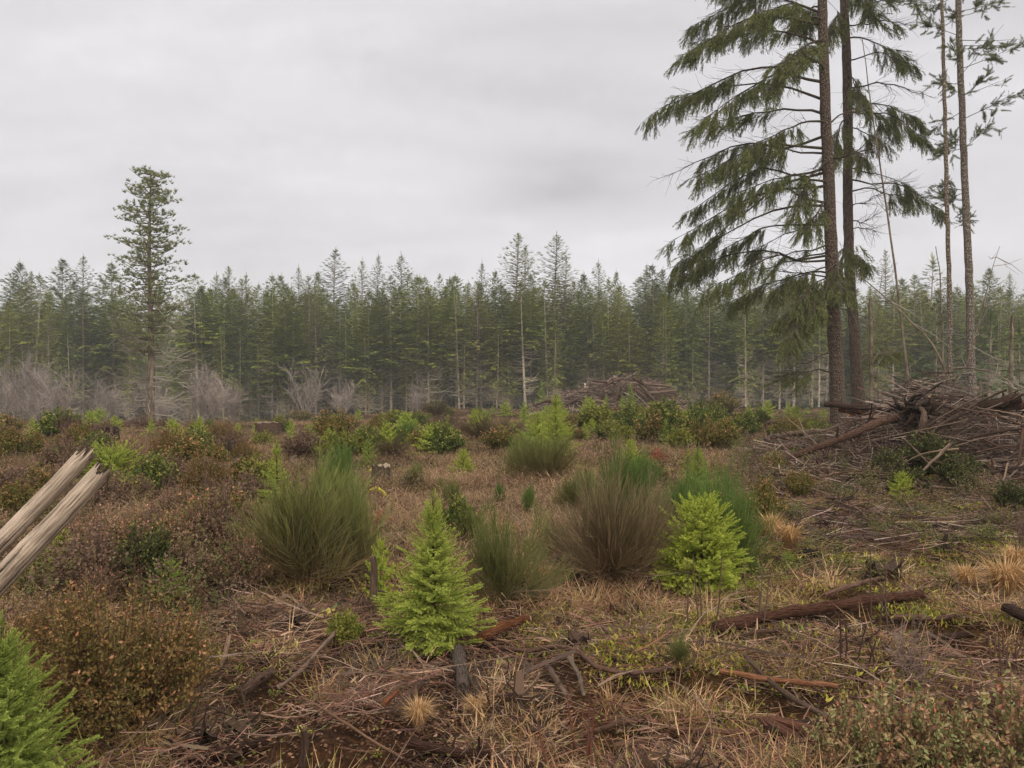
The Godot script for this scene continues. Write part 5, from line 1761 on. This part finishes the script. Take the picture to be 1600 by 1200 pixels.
	var rows := [
		["thick reddish-brown rotten log lying in front of the round fir", [[1116, 980], [1190, 966], [1260, 952], [1330, 942], [1440, 928]], 10, 8, red, 0.05, "log"],
		["bare orange-brown pole lying below the leafless grey shrub", [[1124, 1048], [1180, 1058], [1250, 1066], [1308, 1073]], 4.5, 4.0, C(186, 134, 100), 0.04, "stick"],
		["thin dark stick slanting across the orange-brown pole", [[1164, 1024], [1200, 1062], [1240, 1092], [1294, 1122]], 3.2, 4.5, C(120, 100, 88), 0.06, "stick"],
		["dark log end beside the near pink-tipped clump", [[1200, 1146], [1240, 1140], [1300, 1132]], 10, 12, C(104, 84, 72), 0.04, "log"],
		["slim brown pole lying at the bottom by the split slab", [[1046, 1138], [1110, 1142], [1182, 1144]], 4, 5, C(150, 114, 94), 0.03, "stick"],
		["brown log behind the near pink-tipped clump", [[1484, 1106], [1530, 1098], [1585, 1094]], 11, 11, C(126, 98, 84), 0.05, "log"],
		["darker log lying under the brown one at the near clump", [[1490, 1124], [1540, 1120], [1582, 1112]], 9, 8, C(108, 86, 74), 0.03, "log"],
		["bent smooth brown root arching over the moss", [[776, 1012], [830, 1016], [868, 1010], [902, 1018], [936, 1044], [985, 1052], [1050, 1044]], 3.6, 3.0, C(142, 112, 98), 0.06, "root"],
		["grey cut log pointing at the viewer below the bright pointed fir", [[716, 1018], [720, 1045], [723, 1076]], 11, 8.5, C(134, 122, 114), 0.06, "log"],
		["flaking grey log half sunk in the grass", [[784, 1020], [806, 1034], [828, 1048]], 8, 9, C(152, 130, 116), 0.03, "log"],
		["orange rotten wood beside the bright pointed fir", [[752, 996], [784, 980], [824, 966]], 8, 6, C(176, 118, 82), 0.04, "log"],
		["long thin grey branch pointing up the bank to the fir", [[436, 1074], [470, 1048], [500, 1014], [525, 988]], 3.0, 4.5, C(170, 146, 130), 0.08, "branch"],
		["short curved pale branch at the russet shrub's edge", [[318, 1050], [340, 1046], [352, 1022], [358, 996]], 3.5, 4.5, C(176, 148, 124), 0.08, "branch"],
		["stout brown log stub near the curved pale branch", [[376, 1084], [398, 1066], [424, 1050]], 9, 8, C(134, 108, 94), 0.04, "log"],
		["dusty brown log sunk in the tan grass", [[612, 1118], [634, 1094], [658, 1068]], 8, 7, C(140, 112, 98), 0.03, "log"],
		["dark stick beneath the bent root's arch", [[852, 1036], [868, 1060], [886, 1088]], 4, 5, C(140, 118, 104), 0.05, "stick"],
		["grey mottled stick beside the dark one under the root", [[890, 1028], [904, 1054], [912, 1084]], 4, 3, C(150, 136, 124), 0.05, "stick"],
		["brown half-buried branch in the lower grass", [[910, 1148], [960, 1132], [1012, 1122]], 4, 4, C(134, 104, 88), 0.02, "branch"],
		["thicker brown branch beside the half-buried one", [[960, 1166], [1010, 1156], [1044, 1150]], 5, 5, C(150, 116, 96), 0.02, "branch"],
		["long pale wand lying across the dark litter", [[488, 1098], [540, 1130], [580, 1156], [628, 1184]], 2.2, 1.6, C(184, 148, 120), 0.05, "stick"],
		["reddish stick among the dead twigs", [[600, 1100], [622, 1080]], 4, 3, C(170, 108, 78), 0.05, "stick"],
		["grey fork of twigs before the bright pointed fir", [[640, 985], [660, 988], [672, 1006]], 1.4, 1.0, C(196, 182, 168), 0.12, "twig"],
		["dark brown log at the frame's bottom", [[640, 1160], [690, 1172], [770, 1178]], 8, 6, C(118, 88, 74), 0.02, "log"],
		["dark broken root stub sticking up by the reddish log", [[1166, 960], [1160, 944], [1162, 932]], 4, 3, C(74, 62, 56), 0.1, "root"],
		["dry branch on the grass past the reddish log", [[1395, 964], [1440, 966], [1498, 964]], 5, 4, C(134, 106, 92), 0.03, "branch"],
		["low dark log lying in the tan grass past the reddish log", [[1430, 1000], [1470, 996], [1520, 990]], 6, 5, C(116, 94, 82), 0.02, "log"],
		["dark log end in the tan tussock at the frame's side", [[1570, 950], [1600, 962], [1640, 972]], 8, 9, C(92, 76, 68), 0.08, "log"],
		["stick lying on the slope above the reddish log", [[1290, 930], [1330, 915], [1380, 902]], 4, 3, C(150, 122, 106), 0.04, "stick"],
		["pale lichen-spotted log between the greyish broom and thin broom", [[864, 820], [880, 834], [896, 852]], 4.5, 4.0, C(172, 154, 138), 0.04, "log"],
		["pale short log on the tan bank beside the little cone-shaped fir", [[748, 758], [762, 757], [776, 758]], 2.6, 2.4, C(180, 164, 144), 0.04, "log"],
		["light grey slab lying above the old post", [[588, 846], [612, 840], [634, 836]], 8, 7, C(170, 158, 146), 0.04, "slab"],
		["brown stick leading from the light slab down to the broom", [[552, 872], [590, 862], [628, 848]], 2.6, 3.6, C(124, 96, 80), 0.06, "stick"],
		["small dark log by the cone-shaped fir", [[736, 730], [748, 730], [756, 732]], 3, 2.6, C(118, 98, 86), 0.03, "log"],
		["grey log lying at the rounded olive broom's foot", [[836, 772], [852, 770], [866, 768]], 4, 3.5, C(140, 124, 112), 0.03, "log"],
		["pale thin log on the tan slope near the dark wide broom", [[764, 692], [778, 696], [788, 700]], 1.6, 1.4, C(186, 166, 146), 0.05, "stick"],
		["long thin branch in the brush beyond the pole tips", [[2, 758], [30, 758], [70, 752]], 2.0, 1.6, C(170, 146, 128), 0.06, "branch"],
		["dark stick reaching from the charred stump", [[180, 690], [190, 686], [198, 683]], 1.8, 1.2, C(84, 72, 64), 0.06, "stick"],
		["bleached branch beside the bushy bright fir", [[208, 700], [220, 712], [228, 724]], 2.0, 1.4, C(176, 158, 144), 0.08, "branch"],
		["thin forked branch beside the maroon shrub", [[288, 730], [300, 752], [322, 772]], 1.8, 1.2, C(160, 140, 126), 0.08, "branch"],
		["brown log sunk beside the near split slab", [[1120, 1168], [1150, 1160], [1178, 1152]], 5, 4, C(124, 94, 80), 0.02, "log"],
		["crossed dead stick under the reddish log", [[1130, 1000], [1170, 990], [1220, 984]], 3.5, 3, C(126, 102, 88), 0.03, "stick"],
		["short thick dark log in the litter under the big russet shrub", [[330, 1180], [380, 1166], [420, 1158]], 7, 6, C(104, 82, 70), 0.02, "log"],
		["upright broken stub at the frame's bottom", [[474, 1196], [476, 1170], [474, 1140]], 8, 5, C(118, 98, 88), 0.06, "stub"],
	]
	for r in rows:
		var q := []
		var d := 0.0
		var n: int = r[1].size()
		for i in n:
			var p: Array = r[1][i]
			var lift: float = r[5] + 0.03
			if r[6] in ["stub"] or r[0].begins_with("dark broken root"): lift = 0.0
			q.append(raised(p[0], p[1], lift))
			if d == 0.0: d = -q[0].z
		if r[6] == "stub" or r[0].begins_with("dark broken root"):
			for i in n: q[i] = pt(r[1][i][0], r[1][i][1], d)
		timber({"log": "fallen_log", "stick": "dead_stick", "branch": "dead_branch", "root": "bare_root", "slab": "wood_slab", "twig": "dead_twig", "stub": "wood_stub"}[r[6]], r[0], r[6], q, r[2] / F * d, r[3] / F * d, vary(r[4], 0.08), M.log if r[6] in ["log", "slab"] else M.wood, "", 10)
	# the split slab of red wood that fans open
	var hb := spot(1215, 1160)
	var o := thing("split_slab", "reddish split root slab fanning open at the bottom before the near clump", "wood slab", hb)
	for k in 7:
		var a := lerpf(-0.25, 0.5, k / 6.0)
		var s := pt(1186, 1128, -hb.z) + Vector3(0.012 * k, 0.02, 0.0) - hb
		var e := pt(1240 + 12 * k, 1205 - 6 * k, -hb.z - 0.1) - hb
		var g := Geo.new()
		g.tube([s, s.lerp(e, 0.5) + Vector3(0.01, 0.03 + 0.02 * sin(k * 2.0), 0.02), e], [0.008, 0.02, 0.012], 6, vary(C(138, 100, 84), 0.15), true, 0.2, k)
		part(o, "splinter", g.mesh(M.wood))
	# yellow moss on the pale stump and on a rotten branch below it
	for r in [[584, 742, "bright yellow moss draped over the pale stump's side"], [592, 772, "yellow moss-covered branch below the pale stump"]]:
		var at := raised(r[0], r[1], 0.12)
		var g := Geo.new()
		g.tube([Vector3(-0.12, 0.05, 0.02), Vector3(-0.02, 0.08, 0.03), Vector3(0.08, 0.0, 0.05), Vector3(0.13, -0.08, 0.05)], [0.02, 0.035, 0.035, 0.015], 8, C(168, 160, 60), true, 0.25)
		single("mossy_branch", r[2], "moss", g.mesh(M.straw), at)

func small_plants() -> void:
	rng.seed = 111
	# tan grass tussocks
	var tuss := []
	for k in 2:
		var g := Geo.new()
		for i in 420:
			var a := R(0, TAU)
			var out := Vector3(cos(a), 0, sin(a))
			var lean := pow(rng.randf(), 0.7) * 0.75
			var p := out * R(0, 0.12)
			var q := p + out * lean * 0.35 + Vector3(0, R(0.4, 0.7), 0)
			var e := q + out * lean * 0.55 + Vector3(0, R(-0.15, 0.3), 0)
			var s := out.cross(Vector3.UP) * 0.008
			var c := vary(C(190, 154, 112), 0.25)
			g.tri(p + s, p - s, q, c)
			g.tri(q + s * 0.8, q - s * 0.8, e, c)
			g.tri(p - s, q - s * 0.8, q + s * 0.8, c)
		tuss.append(g.mesh(M.straw))
	for r in [[1572, 948, 868, 1.1, "thick golden grass tussock at the frame's side"], [1510, 930, 878, 1.0, "golden grass tuft beside the thick tussock"], [1235, 862, 815, 1.2, "pale tan grass tuft between the broom skirt and flat charred stump"], [1205, 850, 800, 1.0, "pale tan grass tuft under the olive-brown shrub"], [655, 1140, 1090, 1.0, "tan grass tuft over the dusty brown log"], [850, 925, 880, 1.2, "tan grass tuft at the dark decayed stump"], [745, 1125, 1085, 1.0, "tan grass tuft below the grey cut log"], [1588, 900, 850, 1.1, "golden grass tuft behind the thick tussock"]]:
		var at := spot(r[0], r[1])
		var h: float = (r[1] - r[2]) / F * -at.z
		single("grass_tussock", r[4], "grass tuft", tuss[rng.randi() % 2], at, "dry grass tussocks", R(0, TAU), h * 1.15)
	# dark upright dead stalks
	for r in [[1330, 1048, 945, 7, C(76, 58, 50), "cluster of charred upright stalks before the near clump"], [892, 1196, 1080, 5, C(108, 70, 58), "thin red-brown stalks in the grass at the bottom"], [1098, 995, 850, 4, C(98, 78, 66), "tall thin dead stalks in front of the round fir"], [1180, 985, 870, 4, C(110, 92, 76), "tall thin dead stalks beyond the reddish log's end"], [1578, 1060, 970, 8, C(100, 76, 64), "brown weed stalks at the frame's side above the near clump"], [1370, 1010, 850, 3, C(92, 74, 62), "lone tall dead stalk past the reddish log"], [215, 925, 800, 4, C(104, 78, 66), "thin red-brown stalks in the pinkish brush"]]:
		var at := spot(r[0], r[1])
		var h: float = (r[1] - r[2]) / F * -at.z
		var o := thing("dead_stalk", r[5], "dead plant", at)
		for k in r[3]:
			var g := Geo.new()
			var p := Vector3(R(-0.09, 0.09), -0.02, R(-0.09, 0.09))
			var e := p + Vector3(R(-0.06, 0.06), h * R(0.6, 1.0), R(-0.06, 0.06))
			var m := p.lerp(e, 0.5) + ball() * 0.02
			g.tube([p, m, e], [0.006, 0.005, 0.0025], 5, r[4], false)
			for i in 4:
				var q := m.lerp(e, R(0, 1))
				g.tube([q, q + Vector3(R(-0.04, 0.04), 0.05, R(-0.04, 0.04))], [0.002, 0.001], 3, r[4], false)
			part(o, "stalk", g.mesh(M.twig))
	# broad-leaved ground plants
	var sal := []
	for k in 3:
		var g := Geo.new()
		for i in 34:
			var a := R(0, TAU)
			var out := Vector3(cos(a), R(0.1, 0.7), sin(a)).normalized()
			var p := out * R(0.1, 0.55) * Vector3(1, 0.7, 1) + Vector3(0, 0.06, 0)
			var d := (out + ball() * 0.4).normalized() * R(0.16, 0.27)
			var s := d.cross(Vector3.UP).normalized()
			var c: Color = vary([C(112, 124, 58), C(138, 144, 66), C(92, 108, 54), C(168, 156, 72)][rng.randi() % 4], 0.15)
			g.leaf(p, d, s, 0.065, c)
			g.twig(Vector3(0, -0.02, 0), p, 0.006, 0.004, C(110, 88, 66), C(110, 96, 60))
		sal.append(g.mesh(M.leaf))
	for r in [[508, 968, 42, "broad-leaved green ground plant under the biggest broom"], [545, 985, 34, "yellowish broad-leaved plant at the old post's foot"], [478, 952, 26, "pale broad-leaved sprig under the biggest broom"], [1208, 1022, 34, "broad-leaved green plant below the reddish log"], [1265, 1000, 30, "broad-leaved green plant beside the charred stalks"], [855, 965, 20, "small green sprout on the grass past the orange rotten wood"], [930, 945, 18, "bright green leaf sprout before the greyish broom"], [366, 1078, 18, "lime-green seedling by the brown log stub"], [430, 1086, 16, "lone green leaf plant on the dark litter"], [470, 1150, 26, "green leaf sprig on the dark litter at the bottom"], [378, 1150, 30, "trailing yellow-green vine leaves at the russet shrub's foot"], [1170, 1082, 26, "yellow-green leafy sprig below the orange-brown pole"], [1215, 1085, 22, "small green sprig beside the yellow-green one"], [990, 915, 18, "grey-green leafy sprout at the greyish broom's foot"], [590, 1180, 18, "small green sprout near the long pale wand"], [400, 1008, 16, "small bright leaf sprout up the bank from the log stub"], [350, 965, 20, "yellow-green sprout on the bank by the pinkish shrub"], [1080, 985, 24, "pale green sprouts at the reddish log's end"], [640, 1030, 24, "green sprout in the twigs at the bright fir's foot"]]:
		var at := spot(r[0], r[1])
		single("ground_plant", r[3], "plant", sal[rng.randi() % 3], at, "broad-leaved ground plants", R(0, TAU), r[2] / F * -at.z * 1.2)
	for r in [[1211, 1122, "pale pink fallen leaf beside the slim brown pole"], [1238, 1124, "larger pale pink fallen leaf near the yellow-green sprig"], [868, 955, "pink fallen leaf on the grass past the orange rotten wood"]]:
		var at := raised(r[0], r[1], 0.05)
		var g := Geo.new()
		g.leaf(Vector3(-0.03, 0, 0), Vector3(0.055, 0.03, 0), Vector3(0, 0.7, 0.7), 0.016, C(212, 150, 126))
		single("fallen_leaf", r[2], "leaf", g.mesh(M.leaf), at, "", R(-0.5, 0.5))

func near_far(lo: float, hi: float, wide: float, bias := 1.0) -> Vector3:
	var d := lo * pow(hi / lo, pow(rng.randf(), bias))
	return on(R(-wide, wide) * d, -d)

func bare(p: Vector3) -> bool:         # no grass grows through the brush pile and its litter
	var px := 800.0 + p.x / -p.z * F
	return px > 1150 and -p.z > 6.6 and -p.z < 21.0

func under_log(p: Vector3) -> bool:
	return taken.has(Vector2i(roundi(p.x / 0.07), roundi(p.z / 0.07))) or taken.has(Vector2i(roundi(p.x / 0.07), roundi((p.z - 0.1) / 0.07)))

func cover() -> void:
	# dry grass
	rng.seed = 130
	var tufts := []
	for k in 3:
		var g := Geo.new()
		for i in 20:
			var a := R(0, TAU)
			var out := Vector3(cos(a), 0, sin(a))
			var p := out * R(0, 0.06)
			var h := R(0.04, 0.15)
			var q := p + Vector3(0, h * 0.6, 0) + out * R(0, 0.07)
			var e := q + out * R(0.02, 0.14) + Vector3(0, R(-0.05, 0.12), 0)
			var s := out.cross(Vector3.UP).rotated(Vector3.UP, R(-0.8, 0.8)) * 0.0022
			var c := vary(Color(0.9, 0.9, 0.9), 0.2)
			g.tri(p + s, p - s, q, c)
			g.tri(q + s, q - s, e, c)
		tufts.append(g.mesh(M.straw))
	var where := []
	var tone := []
	for i in 16000:
		var p := near_far(1.9, 24.0, 0.82, 1.1)
		var m := nz.get_noise_2d(p.x * 1.7 + 200.0, p.z * 1.7)
		if m < R(-0.12, 0.3) or bare(p) or under_log(p): continue
		var c: Color = [C(186, 150, 112), C(170, 132, 98), C(154, 118, 90), C(200, 168, 126), C(154, 142, 84)][rng.randi() % 5]
		where.append(Transform3D(Basis(Vector3.UP, R(0, TAU)).scaled(Vector3(1, R(0.6, 1.3), 1) * R(0.7, 1.3)), p))
		tone.append(vary(c, 0.2))
	scatter("dry_grass", tufts, where, tone)
	# coarser grass farther off
	var coarse := []
	for k in 3:
		var g := Geo.new()
		for i in 80:
			var a := R(0, TAU)
			var out := Vector3(cos(a), 0, sin(a))
			var p := Vector3(R(-0.45, 0.45), 0, R(-0.45, 0.45))
			var h := R(0.05, 0.2)
			var q := p + Vector3(0, h, 0) + out * R(0, 0.18)
			var s := out.cross(Vector3.UP) * 0.0045
			g.tri(p + s, p - s, q, vary(Color(0.9, 0.9, 0.9), 0.2))
			g.tri(q + s * 0.7, q - s * 0.7, q + out * 0.15 + Vector3(0, R(-0.1, 0.1), 0), vary(Color(0.9, 0.9, 0.9), 0.2))
		coarse.append(g.mesh(M.straw))
	where = []
	tone = []
	for i in 13000:
		var p := near_far(7.0, 86.0, 0.85, 0.9)
		if bare(p): continue
		var c: Color = [C(162, 134, 106), C(152, 120, 96), C(136, 108, 86), C(180, 150, 116), C(134, 116, 80), C(122, 96, 80)][rng.randi() % 6]
		where.append(Transform3D(Basis(Vector3.UP, R(0, TAU)).scaled(Vector3(1, R(0.5, 1.1), 1) * R(0.6, 1.2)), p))
		tone.append(vary(c, 0.2))
	scatter("far_grass", coarse, where, tone)
	# twigs and dead bracken over the ground
	rng.seed = 131
	var litter := []
	for k in 5:
		var g := Geo.new()
		for i in 22:
			var p := Vector3(R(-0.22, 0.22), R(0.0, 0.03), R(-0.22, 0.22))
			var d := Vector3(R(-1, 1), R(-0.12, 0.2), R(-1, 1)).normalized() * R(0.04, 0.18) * (1.0 if i < 21 else 1.7)
			var c := vary(Color(0.85, 0.85, 0.85), 0.45)
			var r := R(0.0008, 0.0022) if i < 20 else R(0.003, 0.006)
			var q := p + d * 0.5 + ball() * 0.015
			g.twig(p, q, r, r * 0.9, c, c)
			g.twig(q, p + d, r * 0.9, r * 0.5, c, c)
		litter.append(g.mesh(M.twig))
	where = []
	tone = []
	for i in 22000:
		var p := near_far(1.9, 26.0, 0.82, 1.05)
		if under_log(p): continue
		var c: Color = [C(148, 114, 96), C(126, 94, 78), C(160, 128, 106), C(100, 76, 64), C(188, 156, 132), C(144, 100, 80), C(80, 60, 52)][rng.randi() % 7]
		where.append(Transform3D(Basis(Vector3.UP, R(0, TAU)).scaled(Vector3.ONE * R(0.6, 1.25)), p + Vector3(0, 0.005, 0)))
		tone.append(vary(c, 0.35))
	scatter("twig_litter", litter, where, tone)
	# dead forked branches and lumps of rotten wood
	rng.seed = 137
	var forks := []
	for k in 6:
		var g := Geo.new()
		var len := R(0.4, 0.9)
		var p := Vector3(-len * 0.5, 0.03, 0)
		var dir := Vector3(1, R(0, 0.12), 0)
		var r := R(0.004, 0.009)
		for i in 6:
			var q := p + dir.normalized() * len / 6.0
			var c := vary(Color(0.85, 0.85, 0.85), 0.15)
			g.twig(p, q, r, r * 0.85, c, c)
			if i > 0:
				var e := q + (dir + ball() * 0.8).normalized() * len * R(0.1, 0.35)
				g.twig(q, e, r * 0.5, r * 0.25, c, c)
				g.twig(q.lerp(e, 0.5), e + ball() * 0.06, r * 0.35, r * 0.15, c, c)
			p = q
			r *= 0.84
			dir += Vector3(0, R(-0.25, 0.2), R(-0.4, 0.4))
		forks.append(g.mesh(M.twig))
	where = []
	tone = []
	for i in 620:
		var q := near_far(2.1, 20.0, 0.8, 1.0)
		if under_log(q): continue
		where.append(Transform3D(Basis(Vector3.UP, R(0, TAU)).rotated(Vector3.RIGHT, R(-0.2, 0.2)).scaled(Vector3.ONE * R(0.6, 1.5)), q + Vector3(0, 0.015, 0)))
		tone.append(vary([C(150, 124, 106), C(118, 92, 78), C(88, 70, 60), C(176, 152, 132), C(128, 106, 90)][rng.randi() % 5], 0.25))
	scatter("dead_branch_litter", forks, where, tone)
	var lumps := []
	for k in 4:
		var g := Geo.new()
		for m in 5:
			var o := Vector3(R(-0.1, 0.1), R(-0.01, 0.04), R(-0.1, 0.1))
			var ax := Vector3(R(-1, 1), R(-0.2, 0.6), R(-1, 1)).normalized() * R(0.04, 0.11)
			var c := vary(Color(0.8, 0.8, 0.8), 0.3)
			g.twig(o - ax, o, R(0.01, 0.02), R(0.02, 0.04), c, c)
			g.twig(o, o + ax, R(0.02, 0.04), R(0.006, 0.015), c, c)
			for j in 6:
				g.twig(o, o + ball() * 0.12, 0.005, 0.002, c, c)
		lumps.append(g.mesh(M.twig))
	where = []
	tone = []
	for i in 900:
		var q := near_far(2.1, 22.0, 0.8, 1.0)
		if under_log(q): continue
		where.append(Transform3D(Basis(Vector3.UP, R(0, TAU)).scaled(Vector3.ONE * R(0.4, 1.4)), q))
		tone.append(vary([C(74, 58, 50), C(60, 48, 42), C(92, 74, 62), C(104, 84, 70)][rng.randi() % 4], 0.25))
	scatter("rotten_wood_litter", lumps, where, tone)
	# fallen leaves and bits of bark
	rng.seed = 132
	var bits := []
	for k in 3:
		var g := Geo.new()
		for i in 16:
			var p := Vector3(R(-0.2, 0.2), R(0.004, 0.03), R(-0.2, 0.2))
			var d := Vector3(R(-1, 1), R(-0.3, 0.3), R(-1, 1)).normalized() * R(0.009, 0.026)
			g.leaf(p, d, d.cross(Vector3(R(-0.4, 0.4), 1, R(-0.4, 0.4))).normalized(), d.length() * 0.35, vary(Color(0.85, 0.85, 0.85), 0.35))
		bits.append(g.mesh(M.leaf))
	where = []
	tone = []
	for i in 5500:
		var p := near_far(1.9, 16.0, 0.82, 1.1)
		var c: Color = [C(104, 78, 62), C(124, 96, 74), C(84, 64, 52), C(146, 112, 86), C(104, 102, 52), C(84, 86, 46)][rng.randi() % 6]
		where.append(Transform3D(Basis(Vector3.UP, R(0, TAU)), p))
		tone.append(vary(c, 0.25))
	scatter("fallen_leaves", bits, where, tone)
	# moss and small green herbs
	rng.seed = 133
	var herbs := []
	for k in 3:
		var g := Geo.new()
		for i in 46:
			var p := Vector3(R(-0.14, 0.14), 0, R(-0.14, 0.14))
			var d := Vector3(R(-1, 1), R(0.4, 1.4), R(-1, 1)).normalized() * R(0.012, 0.045)
			g.leaf(p, d, d.cross(ball()).normalized(), 0.005, vary(Color(0.9, 0.9, 0.9), 0.3))
		herbs.append(g.mesh(M.leaf))
	where = []
	tone = []
	for i in 24000:
		var p := near_far(1.9, 22.0, 0.82, 1.1)
		if nz.get_noise_2d(p.x * 1.3 - 90.0, p.z * 1.3) < R(-0.25, 0.2) - (0.2 if p.x > 0.5 else 0.0) or under_log(p): continue
		var c: Color = [C(168, 158, 68), C(144, 142, 64), C(184, 172, 84), C(128, 132, 62)][rng.randi() % 4]
		where.append(Transform3D(Basis(Vector3.UP, R(0, TAU)).scaled(Vector3.ONE * R(0.7, 1.5)), p))
		tone.append(vary(c, 0.2))
	scatter("moss", herbs, where, tone)
	# knee-high brown undergrowth over the clearing
	rng.seed = 134
	var low := []
	for k in 3:
		var s := shrub(9, 0.34, 0.2, 0.022, [Color(0.8, 0.8, 0.8), Color(0.95, 0.95, 0.95)], [], Color(0.7, 0.7, 0.7), 600 + k, 7, 5, 0.2)
		var mm: ArrayMesh = s[1]
		low.append(mm)
	where = []
	tone = []
	rng.seed = 135
	for i in 2600:
		var p := near_far(4.5, 60.0, 0.85, 0.8)
		var px := 800.0 + p.x / -p.z * F
		if -p.z < 10.0 and px > 380: continue
		if px > 600 and px < 860 and rng.randf() < 0.6: continue
		var c: Color = [C(126, 106, 86), C(138, 114, 92), C(106, 92, 70), C(118, 108, 70), C(146, 120, 102), C(100, 98, 60)][rng.randi() % 6]
		where.append(Transform3D(Basis(Vector3.UP, R(0, TAU)).scaled(Vector3(1, R(0.6, 1.2), 1) * R(0.7, 1.5)), p))
		tone.append(vary(c, 0.2))
	for i in 1500:
		var p := near_far(6.0, 19.0, 0.7, 0.9)
		var px := 800.0 + p.x / -p.z * F
		if px < 1130 or nz.get_noise_2d(p.x * 1.9 + 50.0, p.z * 1.9) < R(-0.3, 0.3): continue
		where.append(Transform3D(Basis(Vector3.UP, R(0, TAU)).scaled(Vector3(1.2, R(0.35, 0.8), 1.2) * R(0.6, 1.2)), p))
		tone.append(vary([C(98, 102, 58), C(116, 112, 66), C(84, 88, 54), C(120, 100, 74)][rng.randi() % 4], 0.2))
	scatter("undergrowth", low, where, tone)
